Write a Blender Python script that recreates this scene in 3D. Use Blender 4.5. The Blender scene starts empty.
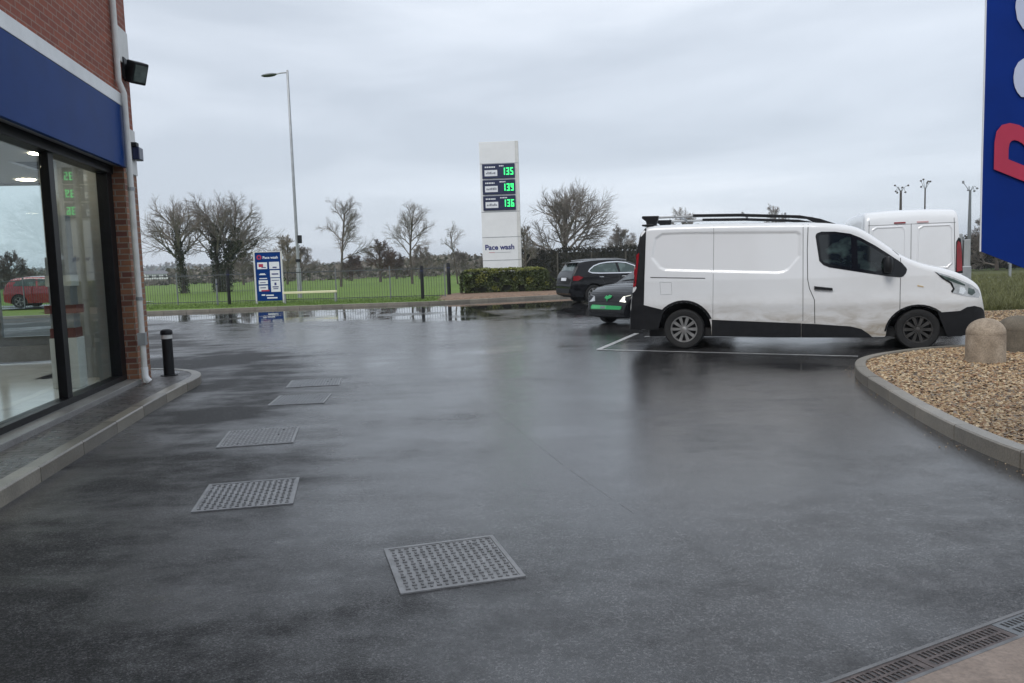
import bpy, bmesh, math, random
from mathutils import Vector, Matrix, noise as mnoise
from math import sin, cos, pi, radians, sqrt

random.seed(7)
SC = bpy.context.scene
COL = SC.collection

# ------------------------------------------------------------------ materials
def lin(r, g, b):
    f = lambda c: c/12.92 if c <= .04045 else ((c+.055)/1.055)**2.4
    return (f(r/255), f(g/255), f(b/255), 1)

class NT:
    def __init__(s, name):
        s.m = bpy.data.materials.new(name); s.m.use_nodes = True
        s.t = s.m.node_tree; s.n = s.t.nodes; s.n.clear()
        s.out = s.add('ShaderNodeOutputMaterial')
    def add(s, typ, **kw):
        n = s.n.new(typ)
        for k, v in kw.items(): setattr(n, k, v)
        return n
    def link(s, a, b): s.t.links.new(a, b)
    def coord(s, scale=(1, 1, 1), rot=(0, 0, 0)):
        tc = s.add('ShaderNodeTexCoord'); mp = s.add('ShaderNodeMapping')
        mp.inputs['Scale'].default_value = scale; mp.inputs['Rotation'].default_value = rot
        s.link(tc.outputs['Object'], mp.inputs['Vector']); return mp.outputs[0]
    def noise(s, vec, scale, detail=4, rough=.55, dist=0):
        n = s.add('ShaderNodeTexNoise'); s.link(vec, n.inputs['Vector'])
        n.inputs['Scale'].default_value = scale; n.inputs['Detail'].default_value = detail
        n.inputs['Roughness'].default_value = rough; n.inputs['Distortion'].default_value = dist
        return n.outputs['Fac']
    def ramp(s, fac, stops):
        r = s.add('ShaderNodeValToRGB'); s.link(fac, r.inputs[0])
        e = r.color_ramp.elements
        while len(e) < len(stops): e.new(.5)
        for i, (p, c) in enumerate(stops):
            e[i].position = p; e[i].color = c if isinstance(c, tuple) else (c, c, c, 1)
        return r.outputs[0]
    def math(s, op, a, b=None, clamp=False):
        n = s.add('ShaderNodeMath', operation=op, use_clamp=clamp)
        for i, v in enumerate((a, b)):
            if v is None: continue
            if isinstance(v, (int, float)): n.inputs[i].default_value = v
            else: s.link(v, n.inputs[i])
        return n.outputs[0]
    def mix(s, fac, a, b, blend='MIX'):
        n = s.add('ShaderNodeMix', data_type='RGBA', blend_type=blend)
        for i, v in ((0, fac), (6, a), (7, b)):
            if isinstance(v, (int, float)): n.inputs[i].default_value = v
            elif isinstance(v, tuple): n.inputs[i].default_value = v
            else: s.link(v, n.inputs[i])
        return n.outputs[2]
    def bump(s, h, strength=.3, dist=.01):
        b = s.add('ShaderNodeBump'); b.inputs['Strength'].default_value = strength
        b.inputs['Distance'].default_value = dist; s.link(h, b.inputs['Height']); return b.outputs[0]
    def bsdf(s, col, rough=.5, metal=0, normal=None, spec=.5, coat=0, emit=None, estr=0):
        b = s.add('ShaderNodeBsdfPrincipled')
        for k, v in (('Base Color', col), ('Roughness', rough), ('Metallic', metal), ('Specular IOR Level', spec), ('Coat Weight', coat)):
            if isinstance(v, (int, float, tuple)): b.inputs[k].default_value = v
            else: s.link(v, b.inputs[k])
        b.inputs['Coat Roughness'].default_value = .05
        if normal is not None: s.link(normal, b.inputs['Normal'])
        if emit:
            b.inputs['Emission Color'].default_value = emit; b.inputs['Emission Strength'].default_value = estr
        s.link(b.outputs[0], s.out.inputs[0]); return b

def mat_basic(name, col, rough=.5, metal=0, var=.12, scale=6, bump=.0, spec=.5, coat=0, bscale=80):
    t = NT(name); v = t.coord()
    n = t.noise(v, scale, 5, .6)
    lo = tuple(c*(1-var) for c in col[:3])+(1,); hi = tuple(min(1, c*(1+var)) for c in col[:3])+(1,)
    c = t.ramp(n, [(.3, lo), (.7, hi)])
    nm = t.bump(t.noise(v, bscale, 3), bump, .004) if bump else None
    t.bsdf(c, rough, metal, nm, spec, coat); return t.m

def mat_emit(name, col, strength):
    t = NT(name); t.bsdf(col, .4, emit=col, estr=strength); return t.m

M = {}
def asphalt():
    t = NT('wet_asphalt'); v = t.coord()
    agg = t.noise(v, 130, 3, .8); mid = t.noise(v, 5.5, 5, .7); mid2 = t.noise(t.coord((.6, 1.5, 1)), 1.5, 4, .6)
    blot = t.noise(t.coord((1, .55, 1), (0, 0, .2)), .5, 3, .55, .4)
    blot2 = t.noise(t.coord((.5, 1.5, 1)), .36, 3, .55, .3)
    vo = t.add('ShaderNodeTexVoronoi'); vo.inputs['Scale'].default_value = 105; t.link(v, vo.inputs['Vector'])
    vs = t.add('ShaderNodeSeparateColor'); t.link(vo.outputs['Color'], vs.inputs[0])
    sep = t.add('ShaderNodeSeparateXYZ'); t.link(v, sep.inputs[0])
    # the laying joint: the strip to its right is newer and holds more water
    jn = t.math('ADD', t.math('SUBTRACT', t.math('MULTIPLY', sep.outputs[0], 3.6), -1.0), t.math('SUBTRACT', sep.outputs[1], 8.5))
    side = t.ramp(t.math('MULTIPLY', jn, .5), [(0.0, 0.0), (.06, 1.0)])
    wet = t.math('ADD', t.math('ADD', t.math('ADD', t.math('MULTIPLY', blot, .33), t.math('MULTIPLY', blot2, .22)), t.math('MULTIPLY', mid2, .16)), .165)
    wet = t.math('ADD', wet, t.math('MULTIPLY', side, .022))
    # the ground falls away from the shop kerb and towards the drain, so it dries there first
    offk = t.math('ADD', t.math('MULTIPLY', sep.outputs[0], .986), t.math('MULTIPLY', sep.outputs[1], .167))
    offk = t.math('ADD', offk, t.math('MULTIPLY', t.math('MAXIMUM', t.math('SUBTRACT', sep.outputs[1], 13.0), 0.0), .5))
    for src, a, b_, lo, hi in ((offk, -2.1, .6, -.115, .022), (sep.outputs[1], 2.8, 5.2, -.06, .012)):
        mr = t.add('ShaderNodeMapRange', interpolation_type='SMOOTHSTEP'); t.link(src, mr.inputs[0])
        for k_, v_ in ((1, a), (2, b_), (3, lo), (4, hi)): mr.inputs[k_].default_value = v_
        wet = t.math('ADD', wet, mr.outputs[0])
    wet = t.math('ADD', wet, t.math('MULTIPLY', t.math('SUBTRACT', mid, .5), .10))
    wet = t.math('ADD', wet, t.math('MULTIPLY', t.math('SUBTRACT', agg, .5), .05))
    far = t.add('ShaderNodeMapRange'); t.link(sep.outputs[1], far.inputs[0])
    far.inputs[1].default_value = 19; far.inputs[2].default_value = 31; far.inputs[3].default_value = 0; far.inputs[4].default_value = .178
    pud = t.math('ADD', wet, far.outputs[0])
    pm = t.ramp(pud, [(.59, 0.0), (.70, 1.0)])
    c = t.ramp(agg, [(.34, (.012, .012, .0125, 1)), (.5, (.030, .030, .0315, 1)), (.62, (.075, .0745, .076, 1))])
    c = t.mix(1.0, c, t.ramp(vs.outputs[0], [(.1, (.35, .35, .35, 1)), (.6, (1, 1, 1, 1)), (.95, (2.1, 2.08, 2.05, 1))]), 'MULTIPLY')
    c = t.mix(1.0, c, t.ramp(wet, [(.38, (.95, .95, .95, 1)), (.5, (.95, .95, .95, 1)), (.6, (.75, .75, .76, 1))]), 'MULTIPLY')
    c = t.mix(1.0, c, t.ramp(mid, [(.34, (.6, .6, .6, 1)), (.5, (1, 1, 1, 1)), (.66, (1.4, 1.4, 1.4, 1))]), 'MULTIPLY')
    ro = t.ramp(wet, [(.40, .62), (.455, .36), (.51, .20), (.60, .12)])
    ro = t.math('ADD', ro, t.math('MULTIPLY', t.math('SUBTRACT', mid, .5), .38), True)
    ro = t.mix(pm, ro, (.03, .03, .03, 1))
    hgt = t.math('ADD', agg, t.math('MULTIPLY', vs.outputs[1], .5))
    b = t.add('ShaderNodeBump'); b.inputs['Distance'].default_value = .0042
    t.link(hgt, b.inputs['Height']); t.link(t.math('MULTIPLY', t.ramp(wet, [(.40, 1.0), (.47, .6), (.56, .22)]), t.ramp(pm, [(0, 1.0), (1, .0)])), b.inputs['Strength'])
    t.bsdf(c, ro, 0, b.outputs[0], t.ramp(wet, [(.41, .25), (.52, 1.0)])); return t.m
M['asphalt'] = asphalt()

def brickmat(name, c1, c2, mort, orange=False):
    t = NT(name)
    tc = t.add('ShaderNodeTexCoord'); sp = t.add('ShaderNodeSeparateXYZ'); t.link(tc.outputs['Object'], sp.inputs[0])
    cb = t.add('ShaderNodeCombineXYZ')
    t.link(t.math('ADD', sp.outputs[0], sp.outputs[1]), cb.inputs[0]); t.link(sp.outputs[2], cb.inputs[1])
    br = t.add('ShaderNodeTexBrick'); t.link(cb.outputs[0], br.inputs['Vector'])
    br.inputs['Color1'].default_value = c1; br.inputs['Color2'].default_value = c2; br.inputs['Mortar'].default_value = mort
    br.inputs['Scale'].default_value = 1; br.inputs['Brick Width'].default_value = .225; br.inputs['Row Height'].default_value = .075
    br.inputs['Mortar Size'].default_value = .0085; br.inputs['Mortar Smooth'].default_value = .1
    n = t.noise(t.coord(), 7, 6, .7)
    c = t.mix(t.ramp(n, [(.3, .0), (.75, .5)]), br.outputs['Color'], t.mix(1.0, br.outputs['Color'], (.45, .40, .42, 1), 'MULTIPLY'))
    h = t.math('ADD', t.math('MULTIPLY', br.outputs['Fac'], -1.0), t.math('MULTIPLY', t.noise(t.coord(), 120, 3), .25))
    t.bsdf(c, .75, 0, t.bump(h, .7, .012)); return t.m
M['brick'] = brickmat('red_brown_brick', (.34, .085, .045, 1), (.23, .058, .034, 1), (.33, .20, .155, 1))
M['brick_low'] = brickmat('mixed_orange_brick', (.36, .165, .08, 1), (.17, .062, .044, 1), (.30, .25, .20, 1))

def blocks():
    t = NT('wet_block_paving'); 
    tc = t.add('ShaderNodeTexCoord'); mp = t.add('ShaderNodeMapping'); mp.inputs['Rotation'].default_value = (0, 0, -radians(9.6)); t.link(tc.outputs['Object'], mp.inputs[0])
    br = t.add('ShaderNodeTexBrick'); t.link(mp.outputs[0], br.inputs['Vector'])
    br.inputs['Color1'].default_value = (.085, .08, .08, 1); br.inputs['Color2'].default_value = (.13, .122, .118, 1); br.inputs['Mortar'].default_value = (.010, .010, .010, 1)
    br.inputs['Scale'].default_value = 1; br.inputs['Brick Width'].default_value = .2; br.inputs['Row Height'].default_value = .1; br.inputs['Mortar Size'].default_value = .009
    v = t.coord(); wet = t.noise(v, 1.6, 5)
    h = t.math('ADD', t.math('MULTIPLY', br.outputs['Fac'], -1.0), t.math('MULTIPLY', t.noise(v, 150, 3), .3))
    t.bsdf(t.mix(t.ramp(wet, [(.35, 0.0), (.65, .5)]), br.outputs['Color'], t.mix(1.0, br.outputs['Color'], (.6, .6, .62, 1), 'MULTIPLY')), t.ramp(wet, [(.35, .5), (.6, .26)]), 0, t.bump(h, 1.0, .010), .3); return t.m
M['blocks'] = blocks()

def concrete(name, lo, hi, rough=.6, sc=3, island=False):
    t = NT(name); v = t.coord()
    a = t.noise(v, sc, 7, .65); b = t.noise(v, 60, 3, .7)
    c = t.ramp(a, [(.28, lo), (.72, hi)])
    c = t.mix(t.ramp(b, [(.35, .5), (.6, 0.0)]), c, tuple(x*.6 for x in lo[:3])+(1,))
    if island:
        g = t.add('ShaderNodeNewGeometry'); c = t.mix(1.0, c, t.ramp(g.outputs['Random Per Island'], [(0, (.72, .72, .72, 1)), (1, (1.12, 1.12, 1.1, 1))]), 'MULTIPLY')
    t.bsdf(c, rough, 0, t.bump(b, .35, .005)); return t.m
M['kerb'] = concrete('wet_kerb_concrete', (.19, .175, .15, 1), (.31, .28, .235, 1), .33, 3, True)
M['sill'] = concrete('sill_concrete', (.17, .165, .16, 1), (.28, .275, .27, 1), .35)
M['stone'] = concrete('weathered_stone', (.20, .155, .11, 1), (.52, .43, .335, 1), .85, 5)
M['stone_dark'] = concrete('darker_stone', (.10, .085, .065, 1), (.20, .17, .13, 1), .9, 6)  # darker tone of the stone, for the rear bollard
M['apron'] = concrete('exposed_aggregate', (.20, .155, .125, 1), (.31, .245, .20, 1), .5, 9)
M['tarmac_road'] = mat_basic('distant_road', (.06, .06, .066, 1), .25, var=.25, scale=1)

def grass(name, a, b, c):
    t = NT(name); v = t.coord()
    big = t.noise(v, .09, 5, .6); mid = t.noise(v, 1.3, 6, .7); fine = t.noise(v, 14, 4, .8)
    col = t.ramp(big, [(.35, a), (.65, b)])
    col = t.mix(t.ramp(mid, [(.4, 0.0), (.7, .55)]), col, c)
    col = t.mix(t.ramp(fine, [(.3, .6), (.6, 0.0)]), col, tuple(x*.45 for x in a[:3])+(1,))
    t.bsdf(col, .7, 0, t.bump(fine, .8, .06), .25); return t.m
M['grass'] = grass('park_grass', (.098, .185, .016, 1), (.14, .235, .022, 1), (.14, .185, .034, 1))
M['rough_grass'] = grass('rough_grass', (.075, .095, .03, 1), (.10, .115, .04, 1), (.14, .12, .055, 1))
M['blade'] = mat_basic('grass_blade', (.10, .165, .025, 1), .55, var=.45, scale=1.5)
M['dry_blade'] = mat_basic('dry_grass_blade', (.12, .125, .045, 1), .6, var=.5, scale=1.5)
M['mulch'] = mat_basic('bark_mulch', (.19, .125, .085, 1), .9, var=.5, scale=9, bump=1, bscale=25)
M['hill'] = mat_basic('far_hill', (.055, .07, .05, 1), .9, var=.5, scale=.025)
M['gravel_base'] = mat_basic('gravel_bed', (.13, .095, .06, 1), .85, var=.6, scale=40, bump=1, bscale=60)
GR = [mat_basic('flint_%s' % n, c, .5, var=.3, scale=25) for n, c in
      (('tan', (.36, .245, .13, 1)), ('brown', (.235, .14, .07, 1)), ('cream', (.52, .41, .26, 1)), ('grey', (.23, .19, .145, 1)), ('rust', (.25, .13, .06, 1)), ('dark', (.09, .065, .045, 1)))]

def paint_white(name, dirt=True):
    t = NT(name); v = t.coord()
    tc = t.add('ShaderNodeTexCoord'); sp = t.add('ShaderNodeSeparateXYZ'); t.link(tc.outputs['Object'], sp.inputs[0])
    mr = t.add('ShaderNodeMapRange'); t.link(sp.outputs[2], mr.inputs[0])
    mr.inputs[1].default_value = .95; mr.inputs[2].default_value = .22; mr.inputs[3].default_value = 0; mr.inputs[4].default_value = 1
    n = t.noise(t.coord((1.2, 1.2, 3.5)), 2.2, 6, .65, .5)
    d = t.math('MULTIPLY', mr.outputs[0], t.ramp(n, [(.30, .14), (.66, 1.0)]), True)
    d2 = t.math('ADD', d, t.math('MULTIPLY', t.ramp(t.noise(v, .9, 6, .7), [(.45, 0.0), (.8, .12)]), 1.0), True)
    c = t.mix(d2, (.74, .755, .775, 1), (.27, .225, .165, 1))
    t.bsdf(c, t.ramp(d, [(0, .16), (.7, .6)]), 0, None, .5, .35 if dirt else .6); return t.m
M['white'] = paint_white('dirty_white_paint')
M['white_clean'] = mat_basic('white_panel', (.74, .75, .76, 1), .35, var=.04, scale=2)
M['white_upvc'] = mat_basic('weathered_white_plastic', (.60, .60, .585, 1), .45, var=.12, scale=5)
M['offwhite_rust'] = mat_basic('grey_white_band', (.72, .735, .75, 1), .4, var=.1, scale=2)
M['black_plastic'] = mat_basic('black_plastic', (.009, .0095, .0115, 1), .5, var=.3, scale=12, bump=.15, spec=.28)
M['black_gloss'] = mat_basic('black_car_paint', (.005, .005, .0065, 1), .12, var=.2, scale=3, coat=.0, spec=.36)
M['black_frame'] = mat_basic('black_window_frame', (.006, .006, .0075, 1), .4, var=.2, spec=.2)
M['rubber'] = mat_basic('tyre_rubber', (.011, .011, .0115, 1), .8, var=.3, scale=20, bump=.4)
M['alloy'] = mat_basic('dusty_alloy', (.36, .355, .35, 1), .38, .7, var=.25, scale=10)
M['alloy_dark'] = mat_basic('darker_alloy', (.06, .058, .056, 1), .55, .4, var=.35, scale=10)  # darker rim tone for the near van's front wheels
M['chrome'] = mat_basic('bright_trim', (.75, .76, .78, 1), .15, 1, var=.05)
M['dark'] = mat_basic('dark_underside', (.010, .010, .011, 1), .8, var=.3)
M['seam'] = mat_basic('panel_gap', (.022, .022, .024, 1), .6, var=.1)
M['navy'] = mat_basic('navy_fascia', (.003, .036, .175, 1), .4, var=.10, scale=2, spec=.05)
M['navy_flag'] = mat_basic('navy_banner', (.002, .024, .185, 1), .6, var=.18, scale=1.5, spec=.12)
M['navy_dark'] = mat_basic('dark_navy_panel', (.01, .016, .06, 1), .3, var=.1)
M['red_print'] = mat_basic('red_print', (.40, .018, .06, 1), .5, var=.08)
M['white_print'] = mat_basic('pale_print', (.48, .53, .68, 1), .5, var=.05)
M['white_sign'] = mat_basic('white_print_sign', (.72, .74, .78, 1), .4, var=.06)
M['navy_print'] = mat_basic('navy_print', (.03, .035, .16, 1), .5, var=.08)
M['grey_print'] = mat_basic('grey_print', (.18, .19, .23, 1), .5, var=.08)
M['galv'] = mat_basic('galvanised_steel', (.33, .345, .36, 1), .45, .5, var=.15, scale=4)
M['galv_dark'] = mat_basic('grey_steel_bar', (.17, .18, .19, 1), .5, .4, var=.15, scale=4)
M['fence'] = mat_basic('dark_grey_railing', (.075, .08, .085, 1), .5, .2, var=.15, scale=4)
M['pole_dark'] = mat_basic('dark_timber_pole', (.07, .062, .055, 1), .8, var=.3)
M['cast'] = mat_basic('cast_iron_wet', (.215, .217, .222, 1), .38, .1, var=.3, scale=9, bump=.3)
M['cast_dark'] = mat_basic('dark_cast_iron', (.145, .146, .15, 1), .45, .1, var=.3, scale=9, bump=.3)
M['rust'] = mat_basic('rusty_grating', (.10, .08, .075, 1), .5, .3, var=.5, scale=14, bump=.3)
M['cream'] = mat_basic('cream_rail', (.72, .68, .46, 1), .5, var=.08)
M['line'] = mat_basic('worn_white_line', (.36, .36, .36, 1), .35, var=.5, scale=7)
M['tar'] = mat_basic('tar_joint', (.024, .024, .026, 1), .45, var=.3, scale=5)
M['bark'] = mat_basic('bare_bark', (.085, .07, .058, 1), .9, var=.3, scale=3)
M['twig'] = mat_basic('bare_twigs', (.19, .165, .145, 1), .9, var=.25, scale=1)
M['twig_pale'] = mat_basic('pale_twigs', (.20, .17, .13, 1), .9, var=.25, scale=1)
M['twig_brown'] = mat_basic('brown_twigs', (.10, .068, .055, 1), .9, var=.25, scale=1)
M['ivy'] = mat_basic('ivy_leaves', (.028, .036, .014, 1), .5, var=.5, scale=2)
M['wood_mass'] = mat_basic('far_wood', (.14, .125, .105, 1), .9, var=.55, scale=.07)
M['hedge_leaf'] = mat_basic('hedge_leaves', (.05, .068, .018, 1), .5, var=.5, scale=2.5)
M['hedge_tip'] = mat_basic('hedge_tips', (.20, .215, .045, 1), .5, var=.4, scale=2.5)
M['hedge_core'] = mat_basic('hedge_core', (.012, .014, .007, 1), .9, var=.4)
M['dark_hedge'] = mat_basic('dark_boundary_hedge', (.030, .028, .022, 1), .9, var=.5, scale=.6)
M['tile'] = mat_basic('pale_floor_tile', (.74, .75, .75, 1), .15, var=.08, scale=1.5)
M['ceil'] = mat_basic('grey_ceiling', (.42, .43, .44, 1), .7, var=.05)
M['plaster'] = mat_basic('grey_plaster', (.30, .315, .32, 1), .7, var=.08)
M['cab_white'] = mat_basic('cabinet_white', (.55, .55, .52, 1), .5, var=.06)
M['maroon'] = mat_basic('maroon_panel', (.14, .04, .04, 1), .5, var=.15)
M['slate'] = mat_basic('slate_roof', (.12, .12, .13, 1), .6, var=.2)
M['far_white'] = mat_basic('far_render', (.62, .63, .64, 1), .7, var=.1)
M['red_paint'] = mat_basic('red_car_paint', (.26, .02, .03, 1), .18, var=.1, coat=.7)
M['green_plate'] = mat_basic('green_plate', (.012, .30, .085, 1), .35, var=.15, scale=8)
M['green_pale'] = mat_basic('pale_green_plate', (.08, .42, .17, 1), .35, var=.1)
M['amber'] = mat_basic('amber_lens', (.55, .42, .25, 1), .3, var=.05)
M['tail_red'] = mat_basic('red_lens', (.22, .006, .012, 1), .2, var=.2, coat=.1)
M['tail_pale'] = mat_basic('pale_lens', (.55, .35, .35, 1), .2, var=.1)
M['led'] = mat_emit('green_led', (.05, .95, .25, 1), .75)
M['downlight'] = mat_emit('warm_downlight_and_fill', (1.0, .88, .66, 1), 26)
M['headlamp_on'] = mat_emit('lit_headlamp', (1.0, .97, .85, 1), .45)
M['flap'] = mat_basic('lens_grey', (.42, .44, .46, 1), .12, .3, var=.25, scale=14)

def glassmat(name, tint, rough_dark=False, base=.06):
    t = NT(name)
    tr = t.add('ShaderNodeBsdfTransparent'); tr.inputs[0].default_value = tint
    gl = t.add('ShaderNodeBsdfGlossy'); gl.inputs['Roughness'].default_value = .0; gl.inputs[0].default_value = (1, 1, 1, 1)
    fr = t.add('ShaderNodeFresnel'); fr.inputs[0].default_value = 1.5
    f = t.math('MULTIPLY', fr.outputs[0], .15, True)
    mx = t.add('ShaderNodeMixShader'); t.link(f, mx.inputs[0]); t.link(tr.outputs[0], mx.inputs[1]); t.link(gl.outputs[0], mx.inputs[2])
    t.link(mx.outputs[0], t.out.inputs[0]); return t.m
M['glass'] = glassmat('shop_glass', (.93, .965, .96, 1))
def dark_glass(name, a, b):
    t = NT(name); v = t.coord()
    n = t.noise(t.coord((1, 1, 1.2)), 3.4, 3, .5)
    t.bsdf(t.ramp(n, [(.36, a), (.5, a), (.66, b)]), .04, 0, None, .55); return t.m
M['car_glass'] = dark_glass('tinted_car_glass', (.008, .011, .012, 1), (.05, .075, .072, 1))
M['suv_glass'] = dark_glass('green_tinted_glass', (.05, .075, .072, 1), (.10, .14, .135, 1))

# ------------------------------------------------------------------ mesh builder
class MB:
    def __init__(s): s.v = []; s.f = []; s.mi = []
    def add(s, vs, fs, mi=0):
        o = len(s.v); s.v += [tuple(p) for p in vs]
        for f in fs: s.f.append(tuple(i+o for i in f)); s.mi.append(mi)
        return s
    def box(s, x0, x1, y0, y1, z0, z1, mi=0, mat=None):
        vs = [(x, y, z) for z in (z0, z1) for y in (y0, y1) for x in (x0, x1)]
        if mat: vs = [mat @ Vector(p) for p in vs]
        return s.add(vs, [(0, 2, 3, 1), (4, 5, 7, 6), (0, 1, 5, 4), (2, 6, 7, 3), (0, 4, 6, 2), (1, 3, 7, 5)], mi)
    def tube(s, pts, rad, n=8, mi=0, cap=True):
        pts = [Vector(p) for p in pts]
        if isinstance(rad, (int, float)): rad = [rad]*len(pts)
        rings = []; o = len(s.v)
        for i, p in enumerate(pts):
            d = (pts[min(i+1, len(pts)-1)]-pts[max(i-1, 0)])
            d = d.normalized() if d.length > 1e-9 else Vector((0, 0, 1))
            a = d.orthogonal() if i == 0 else (pa - d*pa.dot(d))
            a = a.normalized() if a.length > 1e-6 else d.orthogonal().normalized()
            pa = a; b = d.cross(a)
            for k in range(n):
                t = 2*pi*k/n; s.v.append(tuple(p+(a*cos(t)+b*sin(t))*rad[i]))
        for i in range(len(pts)-1):
            for k in range(n):
                s.f.append((o+i*n+k, o+i*n+(k+1) % n, o+(i+1)*n+(k+1) % n, o+(i+1)*n+k)); s.mi.append(mi)
        if cap:
            s.f.append(tuple(o+k for k in reversed(range(n)))); s.mi.append(mi)
            e = o+(len(pts)-1)*n; s.f.append(tuple(e+k for k in range(n))); s.mi.append(mi)
        return s
    def lathe(s, prof, n=24, mi=0, mat=None):
        o = len(s.v)
        for r, z in prof:
            for k in range(n):
                p = Vector((r*cos(2*pi*k/n), r*sin(2*pi*k/n), z))
                s.v.append(tuple(mat @ p if mat else p))
        for i in range(len(prof)-1):
            for k in range(n):
                s.f.append((o+i*n+k, o+i*n+(k+1) % n, o+(i+1)*n+(k+1) % n, o+(i+1)*n+k)); s.mi.append(mi)
        return s
    def prism(s, poly, z0, z1, mi=0, mat=None):
        n = len(poly)
        vs = [(x, y, z0) for x, y in poly]+[(x, y, z1) for x, y in poly]
        if mat: vs = [mat @ Vector(p) for p in vs]
        fs = [tuple(reversed(range(n))), tuple(range(n, 2*n))]+[(i, (i+1) % n, n+(i+1) % n, n+i) for i in range(n)]
        return s.add(vs, fs, mi)
    def build(s, name, mats, parent=None, smooth=False, bevel=0, recalc=True):
        me = bpy.data.meshes.new(name); me.from_pydata(s.v, [], s.f)
        for m in (mats if isinstance(mats, (list, tuple)) else [mats]): me.materials.append(m)
        me.polygons.foreach_set('material_index', s.mi)
        if recalc:
            b = bmesh.new(); b.from_mesh(me); bmesh.ops.recalc_face_normals(b, faces=b.faces); b.to_mesh(me); b.free()
        if smooth:
            me.polygons.foreach_set('use_smooth', [True]*len(me.polygons))
            try: me.set_sharp_from_angle(angle=radians(smooth if smooth is not True else 40))
            except Exception: pass
        o = bpy.data.objects.new(name, me); COL.objects.link(o)
        if parent: o.parent = parent
        if bevel:
            bv = o.modifiers.new('bevel', 'BEVEL'); bv.width = bevel; bv.segments = 2; bv.limit_method = 'ANGLE'; bv.angle_limit = radians(40)
        return o

def tag(o, label, cat, group=None):
    o['label'] = label; o['category'] = cat
    if group: o['group'] = group
    return o
def thing(name, label, cat, loc=(0, 0, 0), rz=0, group=None):
    o = bpy.data.objects.new(name, None); COL.objects.link(o); o.empty_display_size = .2
    o.location = loc; o.rotation_euler = (0, 0, rz); return tag(o, label, cat, group)
def kids(o): return [c for c in bpy.data.objects if c.parent == o]
def dup(root, loc, rz, label, scale=None):
    def cp(o, par):
        c = o.copy(); COL.objects.link(c); c.parent = par
        for k in kids(o): cp(k, c)
        return c
    ch = kids(root); r = root.copy(); COL.objects.link(r)
    for k in ch: cp(k, r)
    r.location = loc; r.rotation_euler = (0, 0, rz); r['label'] = label
    if scale: r.scale = scale
    return r
def struct(o, kind='structure'): o['kind'] = kind; return o

def text_mesh(txt, size, bold=0, align='CENTER', extrude=.002):
    c = bpy.data.curves.new('t', 'FONT'); c.body = txt; c.size = size; c.align_x = align; c.align_y = 'CENTER'
    c.offset = bold; c.extrude = extrude; c.resolution_u = 4
    o = bpy.data.objects.new('t', c); COL.objects.link(o)
    bpy.context.view_layer.update()
    me = bpy.data.meshes.new_from_object(o.evaluated_get(bpy.context.evaluated_depsgraph_get()))
    bpy.data.objects.remove(o); bpy.data.curves.remove(c)
    return me
def text(name, txt, size, m, parent, mat, bold=0, align='CENTER'):
    me = text_mesh(txt, size, bold, align); me.transform(mat)
    me.materials.clear(); me.materials.append(m); me.name = name
    o = bpy.data.objects.new(name, me); COL.objects.link(o); o.parent = parent; return o
XZ = Matrix(((1, 0, 0, 0), (0, 0, -1, 0), (0, 1, 0, 0), (0, 0, 0, 1)))     # text standing up, facing -Y

# ------------------------------------------------------------------ world, sun, camera
def world():
    w = bpy.data.worlds.new('World'); SC.world = w; w.use_nodes = True
    t = w.node_tree; n = t.nodes; n.clear(); L = t.links.new
    out = n.new('ShaderNodeOutputWorld'); bg = n.new('ShaderNodeBackground'); L(bg.outputs[0], out.inputs[0])
    sky = n.new('ShaderNodeTexSky'); sky.sky_type = 'NISHITA'; sky.sun_disc = False
    sky.sun_elevation = radians(42); sky.sun_rotation = radians(215)
    tc = n.new('ShaderNodeTexCoord'); mp = n.new('ShaderNodeMapping'); mp.inputs['Scale'].default_value = (1, 1, 5.5)
    mp.inputs['Location'].default_value = (1.3, .4, .35)
    L(tc.outputs['Generated'], mp.inputs[0])
    n1 = n.new('ShaderNodeTexNoise'); n1.inputs['Scale'].default_value = 1.35; n1.inputs['Detail'].default_value = 7; n1.inputs['Roughness'].default_value = .5; n1.inputs['Distortion'].default_value = .5
    L(mp.outputs[0], n1.inputs['Vector'])
    r = n.new('ShaderNodeValToRGB'); L(n1.outputs['Fac'], r.inputs[0])
    e = r.color_ramp.elements
    e[0].position = .33; e[0].color = (.47, .53, .605, 1); e[1].position = .66; e[1].color = (.74, .80, .875, 1)
    em = e.new(.5); em.color = (.60, .665, .745, 1)
    k = n.new('ShaderNodeMix'); k.data_type = 'RGBA'; k.blend_type = 'MULTIPLY'; k.inputs[0].default_value = 1
    L(r.outputs[0], k.inputs[6]); k.inputs[7].default_value = (10.55, 10.3, 10.2, 1)
    mx = n.new('ShaderNodeMix'); mx.data_type = 'RGBA'; mx.inputs[0].default_value = .92
    L(sky.outputs[0], mx.inputs[6]); L(k.outputs[2], mx.inputs[7])
    L(mx.outputs[2], bg.inputs[0]); bg.inputs[1].default_value = .1
world()
sl = bpy.data.lights.new('Sun', 'SUN'); sl.energy = 1.25; sl.angle = radians(25); sl.color = (1, .96, .9)
so = bpy.data.objects.new('Sun', sl); COL.objects.link(so)
so.rotation_euler = Vector((-.45, -.75, 1.0)).to_track_quat('Z', 'Y').to_euler()
cd = bpy.data.cameras.new('Camera'); cam = bpy.data.objects.new('Camera', cd); COL.objects.link(cam); SC.camera = cam
cd.sensor_width = 36; cd.lens = 800*36/1024; cd.clip_end = 6000; cd.clip_start = .05
cam.matrix_world = Matrix.Translation((0, 0, 1.5)) @ Matrix.Rotation(pi/2-radians(5.43), 4, 'X') @ Matrix.Rotation(radians(-1.8), 4, 'Z')
SC.view_settings.view_transform = 'Standard'; SC.view_settings.look = 'None'; SC.view_settings.exposure = 0; SC.view_settings.gamma = 1

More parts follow.
